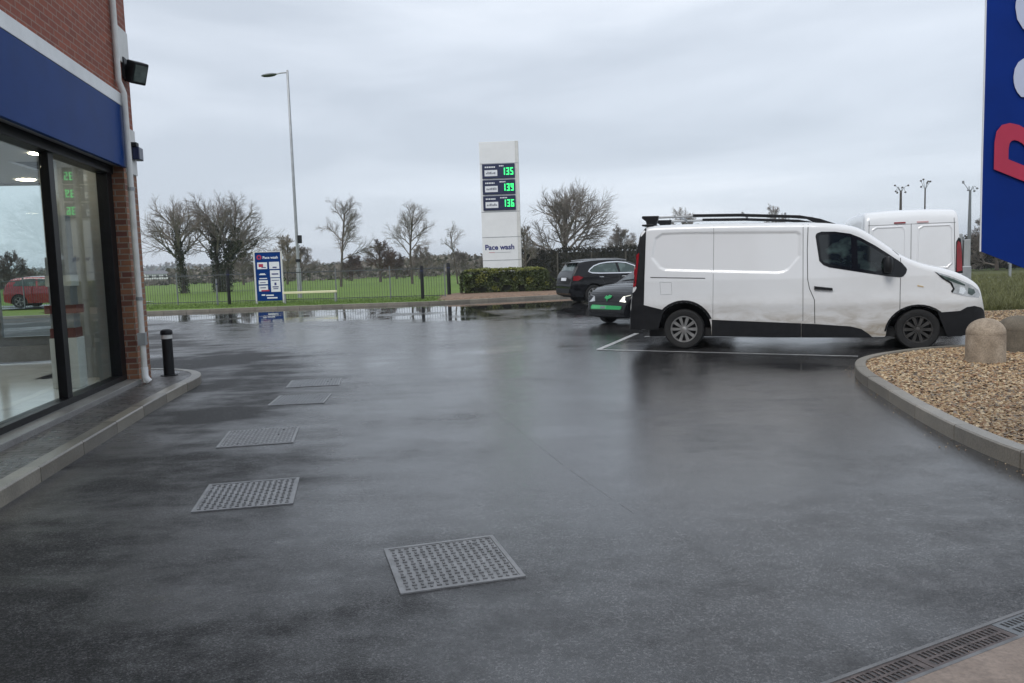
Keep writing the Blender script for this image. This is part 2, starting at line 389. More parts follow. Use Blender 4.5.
# ------------------------------------------------------------------ ground
def sheet(name, poly, z, m, cuts=0):
    mb = MB(); mb.add([(x, y, z) for x, y in poly], [tuple(range(len(poly)))])
    o = mb.build(name, m, recalc=False)
    if o.data.polygons[0].normal.z < 0: o.data.flip_normals()
    return struct(o)
def catmull(pts, n=8, closed=False):
    out = []; P = [Vector((*p, 0)) for p in pts]; N = len(P)
    for i in range(N if closed else N-1):
        if closed: a, b, c, d = P[i-1], P[i], P[(i+1) % N], P[(i+2) % N]
        else: a, b, c, d = P[max(i-1, 0)], P[i], P[i+1], P[min(i+2, N-1)]
        for k in range(n):
            t = k/n
            q = .5*((2*b)+(-a+c)*t+(2*a-5*b+4*c-d)*t*t+(-a+3*b-3*c+d)*t**3); out.append((q.x, q.y))
    if not closed: out.append(pts[-1])
    return out
def resample(pts, step):
    out = [Vector(pts[0])]; acc = 0
    for a, b in zip(pts, pts[1:]):
        a = Vector(a); b = Vector(b); L = (b-a).length; t = step-acc
        while t <= L: out.append(a+(b-a)*(t/L)); t += step
        acc = (acc+L) % step
    return out
def kerb(name, pts, z0, z1, width, side, m, stone=.9, sub=3, gap=.011, z_in=None):
    rs = resample(pts, stone/sub); mb = MB(); N = len(rs)
    nrm = []
    for i in range(N):
        d = (rs[min(i+1, N-1)]-rs[max(i-1, 0)]).normalized(); nrm.append(Vector((-d.y, d.x))*side)
    for i0 in range(0, N-1, sub):
        idx = list(range(i0, min(i0+sub, N-1)+1)); sec = []
        for j, i in enumerate(idx):
            p = rs[i].copy()
            if j == 0 and i+1 < N: p += (rs[i+1]-rs[i]).normalized()*gap
            q = p+nrm[i]*width; c = .012
            pf = p+nrm[i]*c
            jz = .002*sin(i0*12.9)
            sec.append([(p.x, p.y, z0), (p.x, p.y, z1-c+jz), (pf.x, pf.y, z1+jz), (q.x, q.y, z1+jz), (q.x, q.y, z0)])
        o = len(mb.v)
        for s_ in sec: mb.v += s_
        for k in range(len(sec)-1):
            for e in range(4):
                mb.f.append((o+k*5+e, o+k*5+e+1, o+(k+1)*5+e+1, o+(k+1)*5+e)); mb.mi.append(0)
        mb.f.append(tuple(o+e for e in range(5))); mb.mi.append(0)
        e0 = o+(len(sec)-1)*5; mb.f.append(tuple(e0+e for e in range(5))); mb.mi.append(0)
    return struct(mb.build(name, m))

sheet('ground', [(-3000, -60), (3000, -60), (3000, 3000), (-3000, 3000)], -.012, M['grass'])
FARK = [(-60, 31.0), (-30, 31.4), (-14.8, 32.5), (-10.1, 33.2), (-4.6, 33.45), (-2.6, 33.85), (2.25, 36.3), (8, 38.6), (20, 41), (40, 42)]
farc = catmull(FARK, 8)
sheet('asphalt_forecourt', [(-60, -25), (40, -25), (40, 42)]+[p for p in reversed(farc)], 0, M['asphalt'])
verge = farc
# raised grass verge behind the far kerb, with a gentle roll
def park():
    mb = MB(); xs = [i*3 for i in range(-60, 61)]
    def zk(x, y): return .04 if x > 13 and y > 38 else .11+.10*mnoise.noise(Vector((x*.03, y*.03, 1)))*min(1, max(0, (y-40)/30))+.0009*max(0, y-60)
    def ky(x):
        for (x0, y0), (x1, y1) in zip(farc, farc[1:]):
            if x0 <= x <= x1: return y0+(y1-y0)*(x-x0)/(x1-x0)+.12
        return 31.1 if x < 0 else 42.1
    rows = [0, .6, 1.5, 3, 5, 8, 12, 17, 24, 33, 45, 60, 80, 110, 150, 210]
    for x in xs:
        for r in rows: y = ky(x)+r; mb.v.append((x, y, .105 if r < 1 else zk(x, y)))
    R = len(rows)
    for i in range(len(xs)-1):
        for k in range(R-1): mb.f.append((i*R+k, (i+1)*R+k, (i+1)*R+k+1, i*R+k+1)); mb.mi.append(0)
    return struct(mb.build('grass_field', M['grass'], smooth=True))
park()
kerb('far_kerb', farc, -.01, .11, .13, 1, M['kerb'], .9, 2)

# near building pavement ------------------------------------------------
A0 = radians(9.6)
UX = Vector((-sin(A0), cos(A0))); NX = Vector((cos(A0), sin(A0))); P0 = Vector((-4.989, 10.885))
def B(a, off): q = P0+UX*a+NX*off; return (q.x, q.y)
pav = [(-16, .585), (-8, .585), (-3, .59), (-1.2, .62), (-.3, .67), (.15, .65), (.62, .50), (1.02, .15), (1.30, -.45), (1.42, -1.1), (1.46, -2.2)]
pave = [B(a, o) for a, o in catmull([(a, o) for a, o in pav], 6)]
kerb('kerb', pave, -.01, .12, .125, 1, M['kerb'], .9, 4)
inner = []
pv = [Vector(p) for p in pave]
for i, p in enumerate(pv):
    d = (pv[min(i+1, len(pv)-1)]-pv[max(i-1, 0)]).normalized(); inner.append(tuple(p+Vector((-d.y, d.x))*.12))
sheet('pavement', inner+[B(1.2, -2.2), B(-.2, -2.2), B(-.2, -.02), B(-16, -.02)], .114, M['blocks'])

# gravel island ---------------------------------------------------------
ISL = [(3.62, 4.5), (3.47, 5.35), (3.50, 6.2), (3.65, 7.2), (3.90, 8.44), (4.12, 9.45), (4.42, 10.25), (4.72, 10.72), (5.10, 11.08), (5.60, 11.42), (6.12, 11.66), (6.7, 11.78), (7.35, 11.85), (7.9, 12.5), (8.6, 14.2), (9.4, 16.4), (10.2, 18.9)]
isl = catmull(ISL, 6)
kerb('kerb', isl, -.01, .125, .125, -1, M['kerb'], .9, 4)
iv = [Vector(p) for p in isl]; iin = []
for i, p in enumerate(iv):
    d = (iv[min(i+1, len(iv)-1)]-iv[max(i-1, 0)]).normalized(); iin.append(tuple(p-Vector((-d.y, d.x))*.122))
gpoly = iin+[(22, 18.9), (22, 3.2), (4.6, 3.2)]
sheet('gravel_bed', gpoly, .085, M['gravel_base'])
def inside(p, poly):
    x, y = p; c = False; j = len(poly)-1
    for i in range(len(poly)):
        xi, yi = poly[i]; xj, yj = poly[j]
        if (yi > y) != (yj > y) and x < (xj-xi)*(y-yi)/(yj-yi)+xi: c = not c
        j = i
    return c
def gravel():
    rnd = random.Random(3); mb = MB()
    def stone(x, y, z, s):
        r = [rnd.uniform(.6, 1.15) for _ in range(6)]; a = rnd.uniform(0, 6.3); ca, sa = cos(a), sin(a)
        tx, ty = rnd.uniform(-.35, .35), rnd.uniform(-.35, .35); el = rnd.uniform(.55, 1); hz = rnd.uniform(.3, .6)
        raw = [(s*r[0], 0, 0), (-s*r[1], 0, 0), (0, s*el*r[2], 0), (0, -s*el*r[3], 0), (s*.25*rnd.uniform(-1, 1), s*.2, s*hz*r[4]), (0, 0, -s*hz*r[5])]
        vs = [(x+px*ca-py*sa, y+px*sa+py*ca, z+pz+px*tx+py*ty) for px, py, pz in raw]
        mb.add(vs, [(0, 2, 4), (2, 1, 4), (1, 3, 4), (3, 0, 4), (2, 0, 5), (1, 2, 5), (3, 1, 5), (0, 3, 5)], rnd.choices(range(6), (36, 20, 20, 10, 8, 6))[0])
    for (y0, y1, x1, n, s0, s1) in ((4.6, 7.5, 6.2, 15500, .010, .031), (7.5, 12.2, 8.8, 26000, .012, .034), (11.5, 18.6, 15, 11000, .016, .034)):
        k = 0
        while k < n:
            y = rnd.uniform(y0, y1); x = rnd.uniform(3.3, x1)
            if x/y < .36 or x/y > .95: continue
            if not inside((x, y), gpoly): continue
            k += 1
            stone(x, y, rnd.uniform(.09, .108), rnd.uniform(s0, s1))
    for i in range(170):           # crumbs washed into the gutter
        p = isl[rnd.randrange(0, 42)]; stone(p[0]-abs(rnd.gauss(.05, .07)), p[1]-rnd.uniform(-.1, .2), .004, rnd.uniform(.004, .009))
    o = mb.build('gravel', GR, recalc=False); struct(o, 'stuff')
gravel()
# grass to the right of the gravel
sheet('rough_grass_bank', [(10.3, 18.6), (60, 18.6), (60, 60), (15.5, 60), (13.4, 40), (11.6, 27)], .08, M['rough_grass'])
# mulch bed under the hedge
def mulch():
    mb = MB(); pts = [(-3.0, 34.2), (-1.0, 34.9), (1.2, 35.9), (3.1, 36.9), (4.2, 38.2), (4.0, 41), (-2.9, 41), (-3.3, 37)]
    ring = catmull(pts, 5, True); c = Vector((.4, 38.4))
    n = len(ring)
    for s_, z in ((1, .10), (.93, .17), (.8, .22), (.4, .24)):
        for p in ring: q = c+(Vector(p)-c)*s_; mb.v.append((q.x, q.y, z))
    for k in range(3):
        for i in range(n): mb.f.append((k*n+i, k*n+(i+1) % n, (k+1)*n+(i+1) % n, (k+1)*n+i)); mb.mi.append(0)
    mb.f.append(tuple(3*n+i for i in range(n))); mb.mi.append(0)
    struct(mb.build('mulch_bed', M['mulch'], smooth=True))
mulch()
# painted bay lines and the tar joint
def strip(name, a, b, w, z, m):
    a = Vector(a); b = Vector(b); d = (b-a).normalized(); p = Vector((-d.y, d.x))*w/2
    return sheet(name, [tuple(a+p), tuple(b+p), tuple(b-p), tuple(a-p)], z, m)
strip('bay_line', (1.50, 13.80), (2.62, 16.7), .10, .004, M['line'])
strip('bay_line', (1.46, 13.75), (5.1, 11.72), .075, .008, M['line'])
strip('bay_line', (2.66, 15.95), (5.2, 14.9), .09, .004, M['line'])
strip('bay_line', (2.9, 17.5), (4.6, 22.1), .10, .004, M['line'])
def joint():
    pts = catmull([(-2.6, 21.5), (-1.7, 16.0), (-.75, 10.6), (-.12, 7.9), (.35, 5.9), (.72, 4.6)], 10); rnd = random.Random(5)
    mb = MB()
    for i, (a, b) in enumerate(zip(pts, pts[1:])):
        a = Vector(a); b = Vector(b); d = (b-a).normalized(); p = Vector((-d.y, d.x))
        w = rnd.choice((0, .0006, .0009, .0012))
        if w: mb.add([(*(a+p*w), .004), (*(b+p*w*.7), .004), (*(b-p*w*.7), .004), (*(a-p*w), .004)], [(0, 1, 2, 3)])
    struct(mb.build('asphalt_joint', M['tar']))
joint()

# manhole covers --------------------------------------------------------
MHQ = [("nearest manhole cover, diamond-studded, alone towards the middle of the tarmac", [(-.709, 4.189), (-.129, 4.343), (.017, 3.741), (-.567, 3.562)], 'dot'),
       ("finely studded manhole cover, second from the camera, nearest of the row along the shop kerb", [(-2.206, 5.625), (-1.59, 5.741), (-1.451, 5.085), (-2.071, 4.958)], 'dot'),
       ("ribbed manhole cover with two dark lifting holes, third from the camera", [(-2.752, 7.543), (-2.108, 7.68), (-1.943, 6.952), (-2.585, 6.846)], 'rib'),
       ("small pale ribbed manhole cover just short of the farthest one", [(-2.895, 9.69), (-2.265, 9.72), (-2.138, 9.051), (-2.765, 8.968)], 'rib'),
       ("farthest manhole cover, darkest and wettest, level with the black bollard", [(-3.06, 11.0), (-2.427, 11.16), (-2.268, 10.42), (-2.99, 10.37)], 'rib')]
for lab, q, kind in MHQ:
    q = [Vector(p) for p in q]; c = sum(q, Vector((0, 0)))/4
    ex = ((q[1]-q[0])+(q[2]-q[3]))/2; ey = ((q[0]-q[3])+(q[1]-q[2]))/2
    L1, L2 = ex.length, ey.length; ang = math.atan2(ex.y, ex.x)
    t = thing('manhole_cover', lab, 'manhole cover', (c.x, c.y, 0), ang, 'manhole covers set in the tarmac')
    fr = MB(); w, h = L1/2, L2/2
    for (x0, x1, y0, y1) in ((-w, w, h-.022, h), (-w, w, -h, -h+.022), (-w, -w+.022, -h+.022, h-.022), (w-.022, w, -h+.022, h-.022)): fr.box(x0, x1, y0, y1, -.03, .007)
    fr.build('frame', M['cast'], t)
    bd = MB(); wi, hi_ = w-.0228, h-.0228; bd.box(-wi, wi, -hi_, hi_, -.03, .004)
    bd.build('lid', M['cast'] if kind == 'dot' else (M['cast_dark'] if 'third' in lab else M['galv_dark']), t)
    st = MB()
    if kind == 'dot':
        n = 15
        for i in range(n):
            for k in range(n):
                x = -wi+(i+.5)*2*wi/n; y = -hi_+(k+.5)*2*hi_/n
                rx, ry = wi/n*.60, hi_/n*.30
                if (i+k) % 2: rx, ry = ry, rx
                st.box(x-rx, x+rx, y-ry, y+ry, .004, .0085)
    else:
        n = 17
        for i in range(n):
            x = -wi+(i+.5)*2*wi/n
            for k in range(9):
                y0 = -hi_+k*2*hi_/9
                st.box(x-wi/n*.40, x+wi/n*.40, y0+.006, y0+2*hi_/9-.006, .004, .0085)
    st.build('raised_studs', M['cast'] if kind == 'rib' else M['cast_dark'], t)  # dotted lids: studs coloured darker to paint in their shadow side
    for (x, y) in ((wi*.55, hi_*.1), (wi*.62, hi_*.75), (-wi*.5, -hi_*.8), (0, -hi_*.93)): MB().lathe([(.0, .0088), (.009, .0088), (.009, .004)], 10, 0, Matrix.Translation((x, y, 0))).build('lifting_hole', M['cast_dark'] if kind == 'dot' else M['dark'], t)

# drain channel and the apron behind it ---------------------------------
def drain():
    a = Vector((1.083, 2.691)); d = Vector((1.009, .507)).normalized(); ang = math.atan2(d.y, d.x)
    t = thing('drain_channel', 'slotted metal drain channel with a rusty grating, between tarmac and tan concrete', 'drain', (a.x, a.y, 0), ang)
    fr = MB(); fr.box(-3, 3, -.006, .010, -.05, .006); fr.box(-3, 3, -.135, -.119, -.05, .006); fr.build('channel_edge', M['cast_dark'], t)
    MB().box(-3, 3, -.119, -.006, -.07, -.035).build('channel_bed', M['dark'], t)
    seg = [(-3, -2.2), (-2.2, -1.4), (-1.4, -.6), (-.6, -.1), (-.1, .4), (.4, .9), (.9, 1.4), (1.4, 1.9), (1.9, 3)]
    for i, (s0, s1) in enumerate(seg):
        g = MB(); s1 -= .006
        for y0, y1 in ((-.118, -.105), (-.069, -.057), (-.020, -.007)): g.box(s0, s1, y0, y1, -.03, .003)
        n = int((s1-s0)/.0245)
        for k in range(n+1):
            x = s0+k*(s1-s0)/n
            if k in (0, n): x0, x1 = (x, x+.02) if k == 0 else (x-.02, x)
            else: x0, x1 = x-.0045, x+.0045
            g.box(x0, x1, -.105, -.069, -.03, .003); g.box(x0, x1, -.057, -.020, -.03, .003)
        g.build('grating', M['rust'] if i in (4, 5) else M['galv_dark'], t)
    n = Vector((d.y, -d.x)); e = a+n*.135
    sheet('concrete_apron', [tuple(e-d*8), tuple(e+d*3.2), tuple(e+d*3.2+n*4), tuple(e-d*8+n*6)], .005, M['apron'])
drain()

# ------------------------------------------------------------------ shop building (local x = away from the facade, local y = along it)
def shop():
    t = thing('shop_building', 'red brick shop building with navy fascia and black framed glass front', 'building', (P0.x, P0.y, 0), A0)
    up = MB(); up.box(-9, 0, -15, .12, 3.12, 7.4); w = up.build('wall', M['brick'], t)
    pl = MB(); pl.box(-.30, 0, -.44, .12, .0, 3.118); pl.build('brick_pier', M['brick_low'], t)
    MB().box(0, .055, -15, -.43, 3.668, 3.822).build('white_band', M['offwhite_rust'], t, bevel=.004)
    MB().box(0, .05, -15, -.44, 2.90, 3.665).build('fascia', M['navy'], t, bevel=.003)
    MB().box(-.22, .03, -15, -.445, .0, .172).build('doorstep', M['sill'], t, bevel=.006)
    # window frames
    f = MB(); f.box(-.3, -.13, -15, -.44, 2.82, 2.93); f.box(-.3, -.15, -15, -.44, .172, .235); f.build('window_frame', M['black_frame'], t, bevel=.004)
    for y in (-2.42, -4.9, -7.3, -9.7, -12.1): MB().box(-.26, -.17, y-.02, y+.12, .235, 2.82).build('mullion', M['black_frame'], t, bevel=.004)
    MB().box(-.28, -.15, -.64, -.44, .235, 2.82).build('mullion', M['black_frame'], t, bevel=.004)
    ed = [-15, -12.1, -9.7, -7.3, -4.9, -2.42, -.56]
    for y0, y1 in zip(ed, ed[1:]): MB().box(-.226, -.218, y0+.085, y1-.085, .235, 2.82).build('glass_pane', M['glass'], t)
    # interior shell: L shape
    MB().add([(-9, -15, .168), (-.22, -15, .168), (-.22, .1, .168), (-9, .1, .168), (-9, .1, .168), (-1.5, .1, .168), (-1.5, 2.5, .168), (-9, 2.5, .168)], [(3, 2, 1, 0), (7, 6, 5, 4)]).build('floor', M['tile'], t, recalc=False)
    MB().box(-8.9, -.3, -14.9, .0, 3.05, 3.08).box(-8.9, -1.55, .0, 2.5, 3.05, 3.08).build('ceiling', M['ceil'], t)
    up2 = MB(); up2.box(-.30, -.02, -15, -.442, 2.935, 3.118); up2.build('bulkhead', M['ceil'], t)
    MB().box(-.5, -.302, -.40, .118, 0, 3.118).build('end_wall', M['plaster'], t); MB().prism([(-.502, -.02), (-.502, .12), (-1.0, .12), (-1.62, 2.62), (-1.78, 2.62), (-1.16, -.02)], 0, 3.118).build('end_wall', M['plaster'], t)
    MB().box(-9, -8.9, -15, 2.5, 0, 3.3).box(-9, -.3, -15, -14.9, 0, 2.93).build('back_wall', M['plaster'], t)
    MB().box(-9, -1.5, .12, 2.6, 3.3, 3.45).build('flat_roof', M['slate'], t)
    # rear glazing at the end of the L
    r = MB(); r.box(-9, -1.5, 2.5, 2.62, .45, .60); r.box(-9, -1.5, 2.5, 2.62, 3.02, 3.3)
    for x in (-2.9, -4.6, -6.2, -7.8): r.box(x-.045, x+.045, 2.5, 2.6, .60, 3.02)
    r.build('rear_window_frame', M['galv_dark'], t)
    MB().box(-9, -1.5, 2.42, 2.66, .2, .449).build('rear_sill', M['sill'], t)
    MB().box(-9, -1.5, 2.54, 2.548, .60, 3.02).build('glass_pane', M['glass'], t)
    for x, y in ((-2.1, -.2), (-2.1, 2.0), (-2.4, -3.4), (-1.4, -5.5), (-2.6, -7.5), (-4.4, -.2), (-4.6, -3.6), (-4.4, 1.6), (-.85, -.75), (-.9, -2.2)):  # ceiling downlights, plus extra discs added to brighten the floor and end wall
        lm = MB(); lm.lathe([(0, 3.04), (.13, 3.04)], 20, 0, Matrix.Translation((x, y, 0))); lm.build('ceiling_light_and_fill', M['downlight'], t)
    # downpipe, plates
    y = -.535
    pp = MB(); pp.tube([(.045, y, 7.4), (.045, y, 3.98), (.07, y, 3.90), (.098, y, 3.82), (.098, y, .13)], .036, 12)
    dp = pp.build('downpipe', M['white_upvc'], t, smooth=60)
    for z in (6.2, 5.0, 2.6, 1.2): MB().tube([(.045 if z > 3.9 else .098, y, z), (.045 if z > 3.9 else .098, y, z+.045)], .042, 12).build('pipe_bracket', M['galv'], dp)
    MB().box(.05, .145, y-.05, y+.05, .62, .78).build('pipe_bracket', M['galv'], dp)
    MB().tube([(.098, y, .33), (.098, y, .20), (.145, y, .135)], .043, 12).build('pipe_shoe', M['white_clean'], dp, smooth=60)
    MB().box(0, .02, -.40, .10, 4.28, 4.72).build('wall_plate', M['white_upvc'], t)
    MB().box(0, .02, -.36, .11, 2.86, 3.45).build('wall_plate', M['white_upvc'], t)
    return t
shop()
def W3(a, off, z): q = B(a, off); return (q[0], q[1], z)
fl = thing('floodlight', 'square black floodlight on the brick corner above the fascia', 'floodlight', W3(-.10, .0, 4.25), A0); fl.scale = (.85,)*3
T = Matrix.Translation((.17, .04, -.08)) @ Matrix.Rotation(radians(-38), 4, 'Z') @ Matrix.Rotation(radians(20), 4, 'Y')
MB().box(-.09, .09, -.135, .135, -.165, .165, 0, T).build('housing', M['black_plastic'], fl, bevel=.02)
MB().box(.091, .10, -.105, .105, -.125, .125, 0, T).build('lens', M['suv_glass'], fl)
MB().tube([(0, -.02, .02), (.06, 0, .0), (.12, .01, -.06)], .035, 8).box(0, .04, -.12, .10, -.2, .12).build('bracket', M['black_plastic'], fl)
wb = thing('sounder_box', 'small navy box fixed to the corner below the floodlight', 'wall box', W3(-.12, .02, 3.05), A0)
MB().box(.01, .10, .0, .20, 0, .17).build('case', M['navy_dark'], wb, bevel=.012); MB().box(.0, .08, -.04, .08, .17, .22).build('conduit', M['black_plastic'], wb)

# cabinet inside the shop
cb = thing('display_cabinet', 'white cabinet with maroon bands behind the second window', 'cabinet', W3(-.95, -.66, .17), A0); cb.scale = (.6, .6, 1)
MB().box(-.26, .26, -.22, .22, 0, .62).build('base', M['cab_white'], cb, bevel=.01)
MB().box(-.24, .24, -.2, .2, .62, .74).box(-.3, .3, -.23, .23, .92, 1.02).build('band', M['maroon'], cb)
MB().box(-.22, .22, -.18, .18, .74, .92).box(-.2, .2, -.2, .2, 1.02, 1.25).box(-.22, .22, -.21, .21, 1.38, 1.60).box(-.16, .2, -.15, .15, 1.6, 2.1).build('shelf_stack', M['galv'], cb)
MB().box(-.24, .24, -.22, .22, 1.25, 1.38).build('top_panel', M['cab_white'], cb)

# bollard
bp = B(.23, .21)
bo = thing('bollard', 'short black bollard with a pale reflective band on the paved corner', 'bollard', (bp[0], bp[1], .114))
MB().lathe([(.072, 0), (.070, .52)], 24).build('post', M['black_plastic'], bo, smooth=50)
MB().lathe([(.073, .52), (.073, .575)], 24).build('reflective_band', M['white_upvc'], bo, smooth=50)
MB().lathe([(.080, .575), (.082, .61), (.075, .635), (.045, .65), (0, .654)], 24).build('cap', M['black_plastic'], bo, smooth=50)
MB().lathe([(.115, 0), (.115, .012), (.07, .014)], 24).build('base_plate', M['black_plastic'], bo)

# ------------------------------------------------------------------ vehicles
def interp(tab):
    def f(x):
        if x <= tab[0][0]: return tab[0][1]
        for (a, b), (c, d) in zip(tab, tab[1:]):
            if x <= c: return b+(d-b)*(x-a)/(c-a) if c > a else d
        return tab[-1][1]
    return f
def smooth_tab(tab, n=5):
    pts = catmull(tab, n); out = [pts[0]]
    for p in pts[1:]:
        if p[0] > out[-1][0]+1e-4: out.append(p)
    return out
def pdist(p, poly):
    x, y = p; best = 9
    for i in range(len(poly)):
        ax, ay = poly[i]; bx, by = poly[(i+1) % len(poly)]
        dx, dy = bx-ax, by-ay; t = max(0, min(1, ((x-ax)*dx+(y-ay)*dy)/(dx*dx+dy*dy)))
        best = min(best, math.hypot(x-ax-t*dx, y-ay-t*dy))
    return best if inside(p, poly) else -best

class Shell:
    """vehicle skin: top line zt, bottom line zb, half width, tumblehome above the belt, optional pressed-in panels"""
    def __init__(s, top, bottom, axles, R, W, plan, belt, tum, rnd=.10, crown=.03, panels=(), lower=.0, step=.05, waist=None):
        s.top = smooth_tab(top); s.zt = interp(s.top); s.zb0 = interp(bottom); s.axles = axles; s.R = R
        s.W = W; s.plan = interp(smooth_tab(plan, 4)); s.belt = belt; s.tum = tum; s.rnd = rnd; s.crown = crown; s.panels = panels; s.lower = lower; s.step = step; s.waist = waist
    def zb(s, x):
        z = s.zb0(x)
        for ax, az in s.axles:
            if abs(x-ax) < s.R: z = max(z, az+sqrt(s.R**2-(x-ax)**2))
        return z
    def w(s, x, z):
        zt = s.zt(x); b = s.belt(x) if callable(s.belt) else s.belt
        w = s.W*s.plan(x)
        if z > b: w -= s.tum*(z-b)
        if z < .5: w -= s.lower*(.5-z)
        for poly, dep in s.panels:
            d = pdist((x, z), poly)
            if d > -.02: w -= dep*max(0, min(1, (d/.034)))
        if s.waist:
            zc, am, wd = s.waist; w += am*math.exp(-((z-zc)/wd)**2)
        r = min(s.rnd, max(.01, (zt-.05)*.5)); d = zt-z
        if 0 <= d < r: w -= r-sqrt(max(0, r*r-(r-d)**2))
        return max(.02, w)
    def mesh(s, name, m, parent, dense=None):
        x0, x1 = s.top[0][0], s.top[-1][0]
        xs = set(round(x0+(x1-x0)*i/int((x1-x0)/s.step), 4) for i in range(int((x1-x0)/s.step)+1))
        xs |= set(round(p[0], 4) for p in s.top)
        for ax, az in s.axles:
            for k in range(25):
                xs.add(round(ax-s.R*cos(pi*k/24)*.9999, 4))
        if dense:
            a, b, st = dense; xs |= set(round(a+st*i, 4) for i in range(int((b-a)/st)+1))
        xs = sorted(x for x in xs if x0 <= x <= x1)
        keep = [xs[0]]
        for x in xs[1:]:
            if x-keep[-1] > .004: keep.append(x)
        xs = keep
        K = 120 if dense else 16; A = 6; C = 4; mb = MB(); rings = []
        for x in xs:
            zt, zb = s.zt(x), min(s.zb(x), s.zt(x)-.02); r = min(s.rnd, max(.01, (zt-.05)*.5), (zt-zb)*.8)
            zz = [zb+(zt-r-zb)*i/K for i in range(K+1)]+[zt-r+r*sin(pi/2*i/A) for i in range(1, A+1)]
            side = [(s.w(x, z), z) for z in zz]
            wt = side[-1][0]; roof = [(wt*(1-i/C), zt+s.crown*min(1, wt)*(1-(1-i/C)**2)) for i in range(1, C+1)]
            half = side+roof
            ring = [(x, -w, z) for w, z in half]+[(x, w, z) for w, z in reversed(half[:-1])]
            rings.append(ring)
        n = len(rings[0])
        for r in rings: mb.v += r
        for i in range(len(rings)-1):
            for k in range(n-1): mb.f.append((i*n+k, i*n+k+1, (i+1)*n+k+1, (i+1)*n+k)); mb.mi.append(0)
        for e in (0, (len(rings)-1)*n): mb.f.append(tuple(e+k for k in range(n))); mb.mi.append(0)
        return mb.build(name, m, parent, smooth=32)
    def patch(s, name, poly, m, parent, off=.004, side=-1, cell=.07, rim=True):
        """thin fitted piece following the flank"""
        b = bmesh.new(); vs = [b.verts.new((x, 0, z)) for x, z in poly]; f = b.faces.new(vs)
        bmesh.ops.triangulate(b, faces=[f])
        for _ in range(6):
            es = [e for e in b.edges if e.calc_length() > cell*1.6]
            if not es: break
            bmesh.ops.subdivide_edges(b, edges=es, cuts=1); bmesh.ops.triangulate(b, faces=b.faces[:])
        for v in b.verts: v.co.y = side*(s.w(v.co.x, v.co.z)+off)
        if rim:
            g = bmesh.ops.extrude_edge_only(b, edges=[e for e in b.edges if e.is_boundary])
            for v in g['geom']:
                if isinstance(v, bmesh.types.BMVert): v.co.y -= side*(off+.006)
        bmesh.ops.recalc_face_normals(b, faces=b.faces)
        me = bpy.data.meshes.new(name); b.to_mesh(me); b.free(); me.materials.append(m)
        me.polygons.foreach_set('use_smooth', [True]*len(me.polygons))
        try: me.set_sharp_from_angle(angle=radians(35))
        except Exception: pass
        o = bpy.data.objects.new(name, me); COL.objects.link(o); o.parent = parent; return o
    def line(s, name, pts, wd, m, parent, off=.0015, side=-1):
        mb = MB(); P = [Vector(p) for p in pts]; fine = []
        for a, b in zip(P, P[1:]):
            k = max(1, int((b-a).length/.05)); fine += [a+(b-a)*i/k for i in range(k)]
        fine.append(P[-1]); n = len(fine)
        for i, p in enumerate(fine):
            d = (fine[min(i+1, n-1)]-fine[max(i-1, 0)]).normalized(); q = Vector((-d.y, d.x))*wd/2
            for e in (p+q, p-q): mb.v.append((e.x, side*(s.w(e.x, e.y)+off), e.y))
        for i in range(n-1): mb.f.append((2*i, 2*i+1, 2*i+3, 2*i+2)); mb.mi.append(0)
        return mb.build(name, m, parent, recalc=False)
    def xend(s, z, front=True):
        xs = [p for p in s.top]; 
        if not front:
            for (a, za), (b, zb_) in zip(xs, xs[1:]):
                if za <= z <= zb_: return a+(b-a)*(z-za)/max(1e-6, zb_-za)
            return xs[0][0]
        for (a, za), (b, zb_) in zip(reversed(xs), list(reversed(xs))[1:]):
            if za <= z <= zb_: return a+(b-a)*(z-za)/max(1e-6, zb_-za)
        return xs[-1][0]

def wheel(parent, x, y, z, r, width, side, rimm, spokes=10, pair=True):
    """side = -1: outer face towards -y"""
    T = Matrix.Translation((x, y, z)) @ Matrix.Rotation(pi/2 if side < 0 else -pi/2, 4, 'X')      # local +z = outwards
    h = width/2; ri = r*.66
    hub = MB(); hub.lathe([(ri*.2, h*.2), (ri, h*.2)], 28, 0, T)
    ty = MB(); ty.lathe([(ri, -h), (r*.93, -h), (r, -h*.7), (r, h*.7), (r*.985, h*.86), (r*.93, h), (r*.80, h*1.02), (ri*1.02, h*.9), (ri, h*.5)], 40, 0, T)
    w = ty.build('wheel', M['rubber'], parent, smooth=35)
    rm = MB(); rm.lathe([(ri, h*.4), (ri, h*.92), (ri*.94, h*.92), (ri*.9, h*.45)], 40, 0, T)
    rm.lathe([(0, h*.8), (ri*.16, h*.8), (ri*.24, h*.72), (ri*.25, h*.4)], 20, 0, T)
    for k in range(spokes):
        for dt in ((-.12, .12) if pair else (0,)):
            S = T @ Matrix.Rotation(2*pi*k/spokes, 4, 'Z')
            S = S @ Matrix.Rotation(dt*.6, 4, 'Z')
            wd = ri*.055 if pair else ri*.11
            rm.box(ri*.2, ri*.95, -wd, wd, h*.45, h*.82, 0, S)
    rm.build('rim', rimm, w, smooth=30)
    hub.build('brake_disc', M['dark'], w)
    return w

